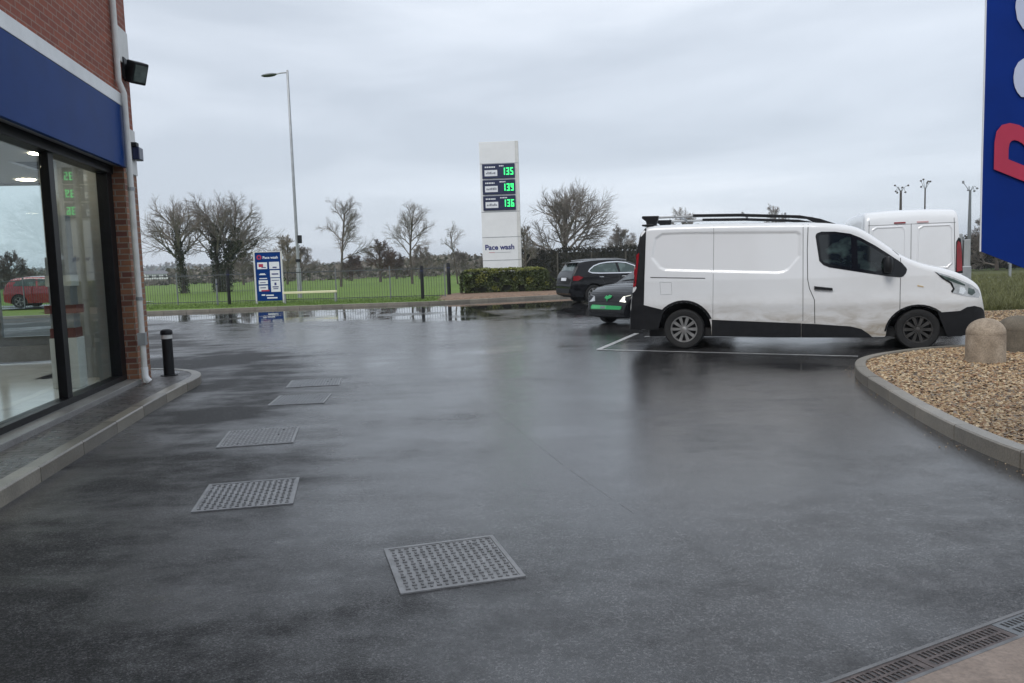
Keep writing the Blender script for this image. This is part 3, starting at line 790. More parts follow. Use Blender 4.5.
S0 = 1.78     # van x origin: between the axles
def sh(pts): return [(x-S0, z) for x, z in pts]
def arc_poly(cx, cz, R, a0, a1, n=14): return [(cx+R*cos(radians(a0+(a1-a0)*i/n)), cz+R*sin(radians(a0+(a1-a0)*i/n))) for i in range(n+1)]
def van_shell(high=False):
    top = [(-.925, .36), (-.905, .74), (-.862, 1.05), (-.80, 1.6), (-.77, 1.83), (-.72, 1.99), (-.60, 2.085), (-.375, 2.098), (.284, 2.09), (.923, 2.075), (1.994, 2.035), (2.363, 2.0), (2.62, 1.95), (2.81, 1.86), (3.041, 1.69), (3.325, 1.475), (3.618, 1.33), (3.9, 1.25), (4.10, 1.18), (4.29, 1.07), (4.41, .955), (4.46, .80), (4.50, .64), (4.53, .52), (4.535, .36), (4.50, .25)]
    if high: top = [(-.925, .36), (-.915, .74), (-.905, 1.3), (-.895, 1.8), (-.875, 2.15), (-.82, 2.30), (-.70, 2.375), (-.3, 2.40), (.9, 2.40), (2.0, 2.36), (2.36, 2.25)]+[p for p in top if p[0] > 2.9]
    bottom = [(-.95, .34), (-.42, .33), (-.40, .225), (4.0, .20), (4.1, .22), (4.5, .25)]
    plan = [(-.93, .955), (-.85, .98), (-.6, 1.0), (0, 1.0), (3.4, 1.0), (3.8, .995), (4.1, .975), (4.3, .935), (4.45, .86), (4.54, .72)]
    pan = [(-.479, 1.886), (-.36, 1.965), (.0, 1.968), (1.80, 1.905), (1.865, 1.86), (1.855, 1.50), (1.68, 1.29), (1.60, 1.245), (1.50, 1.232), (-.30, 1.325), (-.40, 1.37), (-.545, 1.55)]
    return Shell(sh(top), sh(bottom), [(-S0, .33), (3.565-S0, .225)], .455, 1.0, sh(plan), 1.15, .085, .09, .035, [(sh(pan), .019)], .03, .05, (.74, .010, .10))

def near_van():
    q = Vector((2.908, 13.471)); h = Vector((.945, -.327)).normalized(); left = Vector((-h.y, h.x))
    c = q+h*S0+left*1.0
    t = thing('panel_van', 'dirty white panel van with roof bars, side on, facing right by the gravel island', 'van', (c.x, c.y, 0), math.atan2(h.y, h.x))
    S = van_shell()
    S.mesh('body', M['white'], t, dense=(-.62-S0, 1.95-S0, .014))
    # interior darkness under the skin and arches
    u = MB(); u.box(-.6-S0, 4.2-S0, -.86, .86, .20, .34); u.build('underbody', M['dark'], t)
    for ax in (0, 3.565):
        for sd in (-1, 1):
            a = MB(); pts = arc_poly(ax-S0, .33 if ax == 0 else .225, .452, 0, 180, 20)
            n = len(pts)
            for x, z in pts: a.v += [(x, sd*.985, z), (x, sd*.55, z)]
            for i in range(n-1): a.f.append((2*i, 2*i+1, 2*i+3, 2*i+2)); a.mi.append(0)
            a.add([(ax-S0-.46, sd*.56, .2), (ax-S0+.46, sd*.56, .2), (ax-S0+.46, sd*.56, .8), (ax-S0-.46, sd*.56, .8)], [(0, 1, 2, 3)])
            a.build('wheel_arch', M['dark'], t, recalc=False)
            wheel(t, ax-S0, sd*.885, .335 if ax == 0 else .315, .335 if ax == 0 else .315, .22, sd, M['alloy'] if ax == 0 else M['alloy_dark'], 10)
    for sd in (-1, 1):
        # dark rear corner and lower cladding
        S.patch('rear_cladding', sh([(-.62, 2.08), (-.635, 1.86), (-.667, 1.35), (-.688, .85), (-.667, .755), (-.33, .665), (-.405, .52), (-.43, .325), (-.92, .335), (-.903, .74), (-.858, 1.05), (-.765, 1.83), (-.71, 1.98)]), M['black_plastic'], t, .005, sd)
        S.patch('arch_trim', [(x-S0, z) for x, z in arc_poly(0, .33, .457, 22, 165)+arc_poly(0, .33, .497, 160, 22)], M['black_plastic'], t, .006, sd)
        S.patch('arch_trim', [(x-S0, z) for x, z in arc_poly(3.565, .225, .457, 15, 172)+arc_poly(3.565, .225, .482, 172, 30)], M['black_plastic'], t, .006, sd)
        S.patch('side_moulding', sh([(.464, .495), (.756, .478), (1.864, .425), (1.864, .195), (.46, .215)]), M['black_plastic'], t, .018, sd)
        S.patch('side_moulding', sh([(1.87, .423), (2.075, .413), (2.60, .372), (2.76, .33), (2.87, .25), (2.93, .192), (1.87, .195)]), M['black_plastic'], t, .018, sd)
        S.patch('front_bumper', sh([(3.975, .20), (3.99, .40), (3.93, .555), (3.83, .578), (4.144, .60), (4.235, .655), (4.34, .67), (4.44, .64), (4.485, .60), (4.515, .52), (4.50, .28), (4.3, .235)]), M['black_plastic'], t, .014, sd)
        # side window with divider and quarter light
        wd = [(2.078, 1.808), (2.085, 1.84), (2.107, 1.862), (2.167, 1.881), (2.366, 1.873), (2.587, 1.832), (2.74, 1.762), (2.942, 1.637), (3.126, 1.503), (3.325, 1.353), (3.388, 1.275), (3.40, 1.245), (3.385, 1.189), (3.35, 1.145), (3.312, 1.128), (3.147, 1.146), (2.677, 1.235), (2.283, 1.311), (2.196, 1.35), (2.135, 1.417)]
        S.patch('window_surround', sh(wd), M['black_gloss'], t, .004, sd)
        S.patch('side_window', sh([(2.125, 1.797), (2.135, 1.818), (2.159, 1.832), (2.366, 1.829), (2.579, 1.787), (2.600, 1.759), (2.612, 1.301), (2.3, 1.36), (2.205, 1.396), (2.161, 1.453)]), M['car_glass'], t, .007, sd)
        S.patch('quarter_window', sh([(2.688, 1.737), (2.909, 1.602), (3.10, 1.470), (3.079, 1.261), (2.946, 1.228), (2.701, 1.286)]), M['car_glass'], t, .007, sd)
        # shut lines
        S.line('panel_gap', sh([(1.968, 2.005), (1.955, 1.6), (1.962, 1.13), (1.99, .98), (2.065, .80), (2.072, .42)]), .011, M['seam'], t, .002, sd)
        S.line('panel_gap', sh([(1.892, 2.01), (1.892, .46)]), .008, M['seam'], t, .002, sd)
        S.line('panel_gap', sh([(.50, 2.06), (.49, 1.2), (.48, .5)]), .005, M['seam'], t, .002, sd)
        S.line('panel_gap', sh([(3.20, 1.555), (3.28, 1.48), (3.308, 1.42), (3.308, 1.37)]), .009, M['seam'], t, .002, sd)
        S.line('panel_gap', sh([(3.308, 1.12), (3.305, .63)]), .009, M['seam'], t, .002, sd)
        S.line('side_rail', sh([(-.55, 1.222), (.36, 1.186)]), .013, M['seam'], t, .003, sd)
        S.line('fuel_flap', sh([(-.39, 1.14), (-.20, 1.13), (-.19, .93), (-.38, .925), (-.39, 1.14)]), .005, M['flap'], t, .002, sd)
        hd = S.patch('door_handle', sh([(2.06, 1.02), (2.33, .985), (2.335, .945), (2.06, .968)]), M['black_plastic'], t, .03, sd, rim=True)
        S.patch('side_repeater', sh([(3.545, 1.008), (3.63, .985), (3.63, .968), (3.545, .985)]), M['amber'], t, .006, sd)
        # mirror
        m = MB(); yy = sd*(S.w(3.1-S0, 1.3)+.13)
        mo = m.lathe([(0, -.10), (.06, -.095), (.085, -.03), (.085, .05), (.06, .10), (0, .108)], 16, 0, Matrix.Translation((3.12-S0, yy, 1.325)) @ Matrix.Diagonal((.85, 1.2, 1.22, 1)))
        mo.box(3.09-S0, 3.18-S0, min(yy, sd*.9), max(yy, sd*.9), 1.21, 1.26)
        m.build('door_mirror', M['black_plastic'], t, smooth=50)
        hl = S.patch('headlight', sh([(3.78, 1.205), (3.92, 1.16), (4.06, 1.10), (4.20, 1.035), (4.30, .985), (4.39, .91), (4.42, .84), (4.40, .79), (4.197, .825), (4.03, .875), (4.06, .935), (4.02, 1.03), (3.90, 1.115)]), M['flap'], t, .006, sd)
        S.patch('headlight_trim', sh([(3.78, 1.207), (3.90, 1.12), (4.02, 1.03), (4.06, .935), (4.03, .875), (4.01, .90), (4.035, .94), (3.995, 1.02), (3.88, 1.10)]), M['black_plastic'], hl, .009, sd)
        S.patch('headlight_lens', sh([(4.13, .96), (4.19, .955), (4.22, .90), (4.18, .85), (4.12, .87)]), M['chrome'], hl, .010, sd)
        S.patch('headlight_lens', sh([(4.25, .95), (4.33, .92), (4.35, .87), (4.30, .83), (4.24, .86)]), M['suv_glass'], hl, .010, sd)
        S.patch('headlight_lens', sh([(3.86, 1.155), (4.06, 1.075), (4.20, 1.0), (4.20, .975), (4.08, 1.02), (3.93, 1.085)]), M['suv_glass'], hl, .010, sd)
        S.patch('tail_light', sh([(-.790, 1.66), (-.74, 1.64), (-.80, 1.08), (-.85, 1.06), (-.835, 1.3)]), M['tail_red'], t, .011, sd)
        # roof rail
        rl = MB(); y = sd*.80
        rl.tube([(-.50-S0, y, 2.235), (.2-S0, y, 2.228), (1.0-S0, y, 2.20), (1.75-S0, y, 2.145), (2.05-S0, y, 2.105)], .020, 8)
        o = rl.build('roof_rail', M['galv'], t, smooth=60)
        ft = MB(); ft.prism(sh([(-.70, 2.27), (-.42, 2.262), (-.44, 2.18), (-.47, 2.09), (-.62, 2.09), (-.64, 2.18), (-.71, 2.235)]), y-.05, y+.05, 0, Matrix(((1, 0, 0, 0), (0, 0, 1, 0), (0, 1, 0, 0), (0, 0, 0, 1))))
        ft.prism(sh([(.15, 2.262), (.9, 2.235), (1.6, 2.18), (1.84, 2.162), (2.15, 2.092), (2.42, 1.985), (2.05, 2.04), (1.95, 2.095), (1.7, 2.125), (.9, 2.185), (.15, 2.215)]), y-.035, y+.035, 0, Matrix(((1, 0, 0, 0), (0, 0, 1, 0), (0, 1, 0, 0), (0, 0, 0, 1))))
        ft.build('rail_foot', M['black_plastic'], o, bevel=.008)
    cr = MB()
    for x in (-.15, .95, 1.62): cr.tube([(x-S0, -.82, 2.245 if x < 1 else 2.20), (x-S0, .82, 2.245 if x < 1 else 2.20)], .018, 8)
    cr.build('cross_bar', M['galv'], t)
    # windscreen and front grille on the top skin
    ws = MB(); n = 10
    xs = [2.60+(3.50-2.60)*i/10 for i in range(11)]
    for x in xs:
        for k in range(n+1):
            f = -1+2*k/n; wt = S.w(x-S0, S.zt(x-S0))*.90*f
            ws.v.append((x-S0, wt, S.zt(x-S0)+.006+S.crown*(1-f*f)*.97))
    for i in range(10):
        for k in range(n): ws.f.append((i*(n+1)+k, (i+1)*(n+1)+k, (i+1)*(n+1)+k+1, i*(n+1)+k+1)); ws.mi.append(0)
    ws.build('windscreen', M['car_glass'], t, smooth=True)
    MB().box(4.36-S0, 4.43-S0, -.5, .5, .78, .90).box(4.42-S0, 4.50-S0, -.5, .5, .35, .52).build('grille', M['black_plastic'], t, bevel=.01)
    sp = MB(); sp.box(-.70-S0, -.50-S0, -.9, .9, 2.095, 2.125); sp.build('rear_spoiler', M['black_plastic'], t, bevel=.01)
    return t
near_van()

def far_van():
    hd = Vector((sin(radians(15.5)), cos(radians(15.5)))); ang = math.atan2(hd.y, hd.x)
    left_rear = Vector((7.50, 17.2)); right = Vector((hd.y, -hd.x))
    c = left_rear+right*1.0+hd*(.92+S0)
    t = thing('panel_van', 'tall white van behind the near van, showing its closed rear doors', 'van', (c.x, c.y, 0), ang)
    S = van_shell(True); S.panels = ()
    S.mesh('body', M['white'], t)
    MB().box(-.6-S0, 4.2-S0, -.86, .86, .20, .34).build('underbody', M['dark'], t)
    for ax in (0, 3.555):
        for sd in (-1, 1): wheel(t, ax-S0, sd*.875, .335, .335, .22, sd, M['alloy'], 10)
    def xr(z): return S.xend(z, False)
    for sd, nm in ((-1, 'r'), (1, 'l')):
        def q(y, z, o=.004): return (xr(z)-o, y, z)
        d = MB()       # pressed door panel: shallow raised border
        y0, y1 = (.10, .80) if sd > 0 else (-.80, -.10)
        ring = [(y0+.09, 1.15), (y1-.09, 1.15), (y1, 1.25), (y1-.03, 2.02), (y1-.12, 2.08), (y0+.05, 2.08), (y0, 2.0), (y0, 1.25)]
        n = len(ring); cy = (y0+y1)/2; cz = 1.62
        for f, o in ((1.0, .002), (.965, .012), (.93, .012), (.90, .003)):
            for y, z in ring: d.v.append(q(cy+(y-cy)*f, cz+(z-cz)*f, o))
        for k in range(3):
            for i in range(n): d.f.append((k*n+i, k*n+(i+1) % n, (k+1)*n+(i+1) % n, (k+1)*n+i)); d.mi.append(0)
        d.build('rear_door', M['white'], t, smooth=25)
        lm = MB(); yc = sd*.22; lm.v += [q(yc-.11, 2.125), q(yc+.11, 2.125), q(yc+.11, 2.155), q(yc-.11, 2.155), q(yc-.11, 2.125, .02), q(yc+.11, 2.125, .02), q(yc+.11, 2.155, .02), q(yc-.11, 2.155, .02)]
        lm.f = [(0, 1, 5, 4), (4, 5, 6, 7), (2, 3, 7, 6), (1, 2, 6, 5), (3, 0, 4, 7)]; lm.mi = [0]*5
        lm.build('high_brake_light', M['tail_red'] if sd > 0 else M['tail_pale'], t)
        tl = MB(); pts = [(.975, 1.10), (.955, 1.50), (.935, 1.68), (.885, 1.72), (.865, 1.6), (.87, 1.08)]
        tl.v = [q(sd*y, z, -.02) for y, z in pts]+[q(sd*y, z, .025) for y, z in pts]; n = len(pts)
        tl.f = [tuple(range(n, 2*n))]+[(i, (i+1) % n, n+(i+1) % n, n+i) for i in range(n)]; tl.mi = [0]*len(tl.f)
        o = tl.build('tail_light', M['tail_red'], t)
        bk = MB(); pts = [(.99, 1.05), (.965, 1.55), (.94, 1.76), (.90, 1.79), (.853, 1.7), (.853, 1.05)]
        bk.v = [q(sd*y, z, -.02) for y, z in pts]+[q(sd*y, z, .010) for y, z in pts]; bk.f = [tuple(range(n, 2*n))]+[(i, (i+1) % n, n+(i+1) % n, n+i) for i in range(n)]; bk.mi = [0]*len(bk.f)
        bk.build('light_surround', M['black_plastic'], o)
    for y in (0, .845, -.845):
        g = MB()
        zs = [.6+i*.1 for i in range(17)]
        for z in zs: g.v += [(xr(z)-.003, y*(1-.03*(z-1))-.005, z), (xr(z)-.003, y*(1-.03*(z-1))+.005, z)]
        o = len(g.v)-len(zs)*2
        for i in range(len(zs)-1): g.f.append((o+2*i, o+2*i+1, o+2*i+3, o+2*i+2)); g.mi.append(0)
        g.build('panel_gap', M['seam'], t, recalc=False)
    g2 = MB(); g2.v = [(xr(2.10)-.003, -.84, 2.10), (xr(2.10)-.003, .84, 2.10), (xr(2.108)-.003, .84, 2.108), (xr(2.108)-.003, -.84, 2.108)]; g2.f = [(0, 1, 2, 3)]; g2.mi = [0]; g2.build('panel_gap', M['seam'], t, recalc=False)
    MB().box(-.99-S0, -.88-S0, -.96, .96, .34, .62).build('rear_bumper', M['black_plastic'], t, bevel=.02)
    MB().box(-.99-S0, -.96-S0, -.26, .26, .66, .77).build('number_plate', M['cream'], t)
    for sd in (-1, 1):
        m = MB(); m.box(2.8-S0, 2.9-S0, sd*1.08-.1, sd*1.08+.1, 1.42, 1.70); m.build('door_mirror', M['black_plastic'], t, bevel=.03)
        S.patch('side_window', sh([(2.05, 1.92), (2.45, 1.88), (2.9, 1.58), (2.9, 1.42), (2.1, 1.53)]), M['car_glass'], t, .004, sd)
far_van()

def car_body(t, paint, top, plan, W, axles, R, glass, belt, tum=.30, bottom=.22, wheelr=.32, rimm=None, spokes=5, pair=True):
    bt = [(top[0][0], bottom+.08), (top[0][0]+.3, bottom), (top[-1][0]-.3, bottom-.02), (top[-1][0], bottom+.02)]
    S = Shell(top, bt, axles, R, W, plan, belt, tum, .07, .05, (), .10, .06, (.70, .015, .10))
    S.mesh('body', paint, t)
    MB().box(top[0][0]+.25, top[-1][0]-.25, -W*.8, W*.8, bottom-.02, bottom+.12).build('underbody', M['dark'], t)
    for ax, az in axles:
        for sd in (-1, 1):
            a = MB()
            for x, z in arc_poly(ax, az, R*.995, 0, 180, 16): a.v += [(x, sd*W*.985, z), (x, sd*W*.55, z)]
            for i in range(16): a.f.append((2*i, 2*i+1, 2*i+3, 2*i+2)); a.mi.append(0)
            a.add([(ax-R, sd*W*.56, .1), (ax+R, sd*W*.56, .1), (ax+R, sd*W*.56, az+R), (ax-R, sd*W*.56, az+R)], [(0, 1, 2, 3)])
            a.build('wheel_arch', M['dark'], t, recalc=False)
            wheel(t, ax, sd*(W-.11), wheelr, wheelr, .20, sd, rimm or M['alloy'], spokes, pair)
    return S
def skin_top(S, name, x0, x1, frac, m, parent, off=.005, n=8, y0=-1, y1=1):
    mb = MB()
    for i in range(n+1):
        x = x0+(x1-x0)*i/n
        for k in range(n+1):
            f = y0+(y1-y0)*k/n; z = S.zt(x); wt = S.w(x, z); y = wt*frac*f
            mb.v.append((x, y, z+off+S.crown*(1-(frac*f)**2)))
    for i in range(n):
        for k in range(n): mb.f.append((i*(n+1)+k, (i+1)*(n+1)+k, (i+1)*(n+1)+k+1, i*(n+1)+k+1)); mb.mi.append(0)
    return mb.build(name, m, parent, smooth=True)
def end_patch(S, name, ring, front, m, parent, off=.006, thick=.02):
    """piece fitted on the nose or tail, ring of (y, z)"""
    sg = 1 if front else -1; mb = MB(); n = len(ring)
    def q(y, z, o):
        x = S.top[-1][0] if front else S.top[0][0]
        for _ in range(160):
            zt = S.zt(x)
            w0 = S.w(x, min(z, zt-.012))
            if zt+S.crown*max(0, 1-(y/max(.1, w0))**2)*.9 >= z and w0 >= abs(y): break
            x -= sg*.006
        return (x+sg*o, y, z)
    mb.v = [q(y, z, off) for y, z in ring]+[q(y, z, off-thick) for y, z in ring]
    mb.f = [tuple(range(n))]+[(i, (i+1) % n, n+(i+1) % n, n+i) for i in range(n)]; mb.mi = [0]*len(mb.f)
    return mb.build(name, m, parent)

def suv():
    hd = radians(16); rear_axle = Vector((3.1, 29.7))
    lab = 'black estate car with chrome window line, rear towards the hedge'
    t = thing('parked_car', lab, 'car', (rear_axle.x, rear_axle.y, 0), hd)
    left = Vector((-sin(hd), cos(hd))); t.location = (rear_axle.x+left.x*.88, rear_axle.y+left.y*.88, 0)
    top = [(-.90, .40), (-.905, .62), (-.87, .82), (-.83, 1.0), (-.78, 1.12), (-.66, 1.30), (-.55, 1.47), (-.42, 1.535), (0, 1.585), (.6, 1.61), (1.1, 1.59), (1.5, 1.51), (1.85, 1.33), (2.2, 1.12), (2.35, 1.05), (2.9, .98), (3.35, .86), (3.5, .74), (3.58, .58), (3.6, .42)]
    plan = [(-.905, .86), (-.8, .93), (-.5, .985), (0, 1), (2.6, 1), (3.1, .95), (3.4, .82), (3.6, .66)]
    S = car_body(t, M['black_gloss'], top, plan, .90, [(0, .35), (2.70, .35)], .40, None, 1.05, .36, .25, .345, M['alloy'], 7, False)
    for sd in (-1, 1):
        S.patch('rear_window', [(-.12, 1.205), (0, 1.32), (.18, 1.41), (.5, 1.465), (.92, 1.475), (.99, 1.14), (.3, 1.14), (-.02, 1.16)], M['suv_glass'], t, .004, sd)
        S.patch('front_window', [(1.03, 1.475), (1.3, 1.45), (1.55, 1.38), (1.9, 1.17), (1.92, 1.10), (1.08, 1.13)], M['suv_glass'], t, .004, sd)
        S.line('window_trim', [(2.0, 1.105), (1.3, 1.10), (.3, 1.115), (-.05, 1.135), (-.19, 1.19), (-.12, 1.27), (.05, 1.39), (.3, 1.47), (.6, 1.51), (1.0, 1.52), (1.35, 1.48), (1.65, 1.37), (1.95, 1.18)], .035, M['chrome'], t, .007, sd)
        S.patch('tail_light', [(-.80, 1.03), (-.60, 1.05), (-.42, .98), (-.50, .92), (-.62, .86), (-.80, .87)], M['tail_red'], t, .010, sd)
        S.line('panel_gap', [(1.0, 1.12), (1.03, .35)], .01, M['seam'], t, .002, sd)
        S.line('panel_gap', [(.18, 1.10), (.42, .75), (.45, .4)], .01, M['seam'], t, .002, sd)
        for x in (.22, 1.12): S.patch('door_handle', [(x, .995), (x+.17, .99), (x+.17, .965), (x, .97)], M['chrome'], t, .02, sd)
        S.patch('sill_trim', [(.45, .36), (2.25, .36), (2.25, .26), (.45, .26)], M['black_plastic'], t, .012, sd)
        rl = MB(); rl.tube([(-.3, sd*.68, 1.60), (.3, sd*.68, 1.645), (1.0, sd*.67, 1.64), (1.4, sd*.66, 1.575)], .018, 8); rl.build('roof_rail', M['galv'], t)
        m = MB(); m.box(1.75, 1.88, sd*1.0-.08, sd*1.0+.08, 1.08, 1.22); m.build('door_mirror', M['black_gloss'], t, bevel=.03)
    skin_top(S, 'rear_screen', -.74, -.55, .86, M['suv_glass'], t)
    skin_top(S, 'windscreen', 1.55, 2.12, .9, M['suv_glass'], t)
    MB().box(-.72, -.46, -.62, .62, 1.50, 1.535).build('rear_spoiler', M['black_gloss'], t, bevel=.012)
    end_patch(S, 'number_plate', [(-.26, .86), (.26, .86), (.26, .97), (-.26, .97)], False, M['white_sign'], t, .02)
    end_patch(S, 'rear_bumper', [(-.7, .40), (.7, .40), (.74, .58), (-.74, .58)], False, M['black_plastic'], t, .03)
suv()

def hatch():
    hx, hy = -.78, -.626; hd = math.atan2(hy, hx); front = Vector((2.24, 18.9))
    t = thing('parked_car', 'small black car with green front plate, nose out past the white van', 'car', (front.x-hx*3.45, front.y-hy*3.45, 0), hd)
    top = [(-.62, .42), (-.64, .65), (-.58, .92), (-.40, 1.2), (-.2, 1.38), (.1, 1.43), (.8, 1.45), (1.35, 1.40), (1.75, 1.25), (2.2, 1.02), (2.35, .965), (2.75, .92), (3.05, .85), (3.25, .76), (3.36, .64), (3.42, .50), (3.45, .36), (3.44, .27)]
    plan = [(-.64, .84), (-.5, .92), (-.1, 1), (2.4, 1), (2.9, .975), (3.2, .90), (3.38, .80), (3.46, .70)]
    S = car_body(t, M['black_gloss'], top, plan, .83, [(0, .31), (2.60, .31)], .365, None, .95, .36, .21, .305, M['alloy'], 5, True)
    for sd in (-1, 1):
        S.patch('side_window', [(.1, 1.0), (.25, 1.3), (.9, 1.34), (1.3, 1.3), (1.75, 1.08), (1.8, .99)], M['car_glass'], t, .004, sd)
        end_patch(S, 'headlight', [(sd*.40, .585), (sd*.47, .70), (sd*.66, .735), (sd*.74, .68), (sd*.73, .59), (sd*.58, .565)], True, M['headlamp_on'] if sd > 0 else M['flap'], t, .012)
        m = MB(); m.box(1.7, 1.82, sd*.93-.08, sd*.93+.08, .98, 1.10); m.build('door_mirror', M['black_gloss'], t, bevel=.03)
        end_patch(S, 'fog_recess', [(sd*.52, .33), (sd*.70, .34), (sd*.70, .43), (sd*.52, .42)], True, M['black_plastic'], t, .008)
    skin_top(S, 'windscreen', 1.6, 2.2, .9, M['car_glass'], t)
    end_patch(S, 'grille', [(-.38, .575), (.38, .575), (.40, .67), (-.40, .67)], True, M['black_plastic'], t, .008)
    end_patch(S, 'lower_grille', [(-.50, .29), (.50, .29), (.52, .34), (-.52, .34)], True, M['black_plastic'], t, .008)
    em = end_patch(S, 'emblem', [(-.10, .66), (-.02, .64), (0, .58), (.02, .64), (.10, .66), (.12, .71), (.02, .735), (-.02, .70), (-.08, .72)], True, M['green_plate'], t, .018)
    pl = end_patch(S, 'number_plate', [(-.48, .395), (.47, .40), (.50, .43), (.49, .48), (-.46, .50), (-.50, .45)], True, M['green_plate'], t, .022)
    end_patch(S, 'plate_panel', [(-.46, .41), (.02, .41), (.02, .485), (-.46, .485)], True, M['green_pale'], pl, .026)
    end_patch(S, 'plate_mark', [(-.16, .42), (-.01, .42), (-.01, .47), (-.16, .47)], True, M['grey_print'], pl, .030)
    end_patch(S, 'front_splitter', [(-.64, .22), (.64, .22), (.66, .255), (-.66, .255)], True, M['black_plastic'], t, .02)
hatch()

def red_car():
    t = thing('parked_car', 'red hatchback on the road, seen through the shop windows', 'car', (-24.0, 39.9, .17), radians(4))
    top = [(-.75, .45), (-.78, .7), (-.70, .95), (-.5, 1.3), (-.3, 1.43), (.3, 1.5), (.9, 1.5), (1.4, 1.43), (1.8, 1.24), (2.25, 1.0), (2.8, .92), (3.2, .8), (3.35, .6), (3.4, .42)]
    plan = [(-.78, .86), (-.5, .96), (0, 1), (2.4, 1), (3.0, .95), (3.4, .7)]
    S = car_body(t, M['red_paint'], top, plan, .87, [(0, .32), (2.6, .32)], .38, None, .98, .32, .24, .32, M['alloy'], 5, True)
    for sd in (-1, 1):
        S.patch('rear_window', [(-.25, 1.08), (-.1, 1.32), (.3, 1.4), (.8, 1.42), (.85, 1.05)], M['suv_glass'], t, .004, sd)
        S.patch('front_window', [(.92, 1.42), (1.3, 1.37), (1.8, 1.08), (.96, 1.05)], M['suv_glass'], t, .004, sd)
    skin_top(S, 'windscreen', 1.5, 2.15, .9, M['suv_glass'], t)
red_car()
sheet('road', [(-70, 37.6), (-19.5, 38.3), (-19.5, 44), (-70, 44)], .165, M['tarmac_road'])

# ------------------------------------------------------------------ street furniture, signs
def lamp():
    t = thing('street_lamp', 'tall galvanised street lamp with one arm, standing on the grass by the fence', 'street lamp', (-11.45, 43.6, .1))
    MB().lathe([(.13, 0), (.13, 1.6), (.085, 1.62), (.078, 6), (.060, 12.05), (0, 12.1)], 14).build('pole', M['galv'], t, smooth=50)
    MB().tube([(0, 0, 11.95), (-.35, -.05, 11.92), (-.62, -.08, 11.86)], .035, 8).build('arm', M['galv'], t)
    hd = MB(); Tm = Matrix.Translation((-.95, -.1, 11.82)) @ Matrix.Rotation(radians(-5), 4, 'Y') @ Matrix.Diagonal((2.3, 1, .62, 1))
    hd.lathe([(0, -.11), (.08, -.11), (.15, -.08), (.19, 0), (.17, .07), (.09, .12), (0, .13)], 16, 0, Tm); hl = hd.build('lamp_head', M['galv_dark'], t, smooth=60)
    lens = MB(); lens.lathe([(0, -.14), (.09, -.13), (.14, -.10)], 14, 0, Tm); lens.build('lens', M['black_plastic'], hl, smooth=60)
    MB().box(.08, .26, -.14, .10, 2.95, 3.38).build('control_box', M['black_plastic'], t, bevel=.02)
    MB().lathe([(.135, 1.95), (.135, 2.1)], 14).build('band', M['black_plastic'], t)
lamp()

def seven_seg(mb, ch, x, z, w, h, th, y):
    seg = {'0': 'abcdef', '1': 'bc', '2': 'abged', '3': 'abgcd', '4': 'fgbc', '5': 'afgcd', '6': 'afgecd', '7': 'abc', '8': 'abcdefg', '9': 'abcdfg'}[ch]
    g = th*.12
    R = {'a': (x, x+w, z+h-th, z+h), 'd': (x, x+w, z, z+th), 'g': (x+th*.5, x+w-th*.5, z+h/2-th/2, z+h/2+th/2), 'f': (x, x+th, z+h/2+g, z+h-g), 'e': (x, x+th, z+g, z+h/2-g), 'b': (x+w-th, x+w, z+h/2+g, z+h-g), 'c': (x+w-th, x+w, z+g, z+h/2-g)}
    for s_ in seg:
        a, b, c, d = R[s_]; mb.box(a, b, y-.012, y, c, d)
def totem():
    t = thing('price_sign', 'tall white fuel price totem with green digits behind the hedge', 'sign', (-.36, 41.0, .15), radians(-3))
    w = .98; H = 7.55
    MB().box(-w, w-.16, -.2, .2, 0, H).build('body', M['white_clean'], t, bevel=.012)
    MB().box(w-.158, w, -.2, .2, 0, H).build('side_column', M['white_upvc'], t, bevel=.012)
    for z in (1.62, 2.78, 4.05, 6.45): MB().box(-w+.01, w-.01, -.206, -.203, z, z+.03).build('panel_gap', M['galv'], t)
    rows = [(5.72, '135', 'top'), (4.93, '139', 'middle'), (4.14, '136', 'bottom')]
    for z, dig, _ in rows:
        p = MB(); p.box(-w+.12, w-.20, -.26, -.205, z, z+.72); po = p.build('price_panel', M['navy_dark'], t, bevel=.01)
        MB().box(-w+.24, -w+.88, -.268, -.261, z+.12, z+.42).build('grade_label', M['white_sign'], po)
        k = MB(); rr = random.Random(dig); x = -w+.31
        while x < -w+.80: 
            dx = rr.uniform(.03, .07); k.box(x, x+dx, -.274, -.269, z+.22, z+.22+rr.uniform(.06, .13)); x += dx+.02
        k.build('grade_mark', M['grey_print'], po)
        k = MB(); x = -w+.26
        while x < -w+.72:
            dx = rr.uniform(.04, .10); k.box(x, x+dx, -.266, -.261, z+.53, z+.60); x += dx+.025
        x = .0
        for _i in range(rr.randint(2, 5)):
            dx = rr.uniform(.04, .07); k.box(x, x+dx, -.266, -.261, z+.585, z+.64); x += dx+.02
        k.build('small_print', M['white_sign'], po)
        d = MB()
        for i, ch in enumerate(dig): seven_seg(d, ch, .14+i*.205, z+.16, .15, .36, .055, -.262)
        d.build('digits', M['led'], po)
    text('brand_lettering', 'Pace wash', .36, M['navy_print'], t, Matrix.Translation((-.10, -.205, 2.28)) @ XZ, .012)
    MB().box(-.66, -.36, -.209, -.205, 2.02, 2.04).build('underline', M['red_print'], t); MB().box(-.34, .45, -.209, -.205, 2.02, 2.035).build('underline', M['galv'], t)
totem()

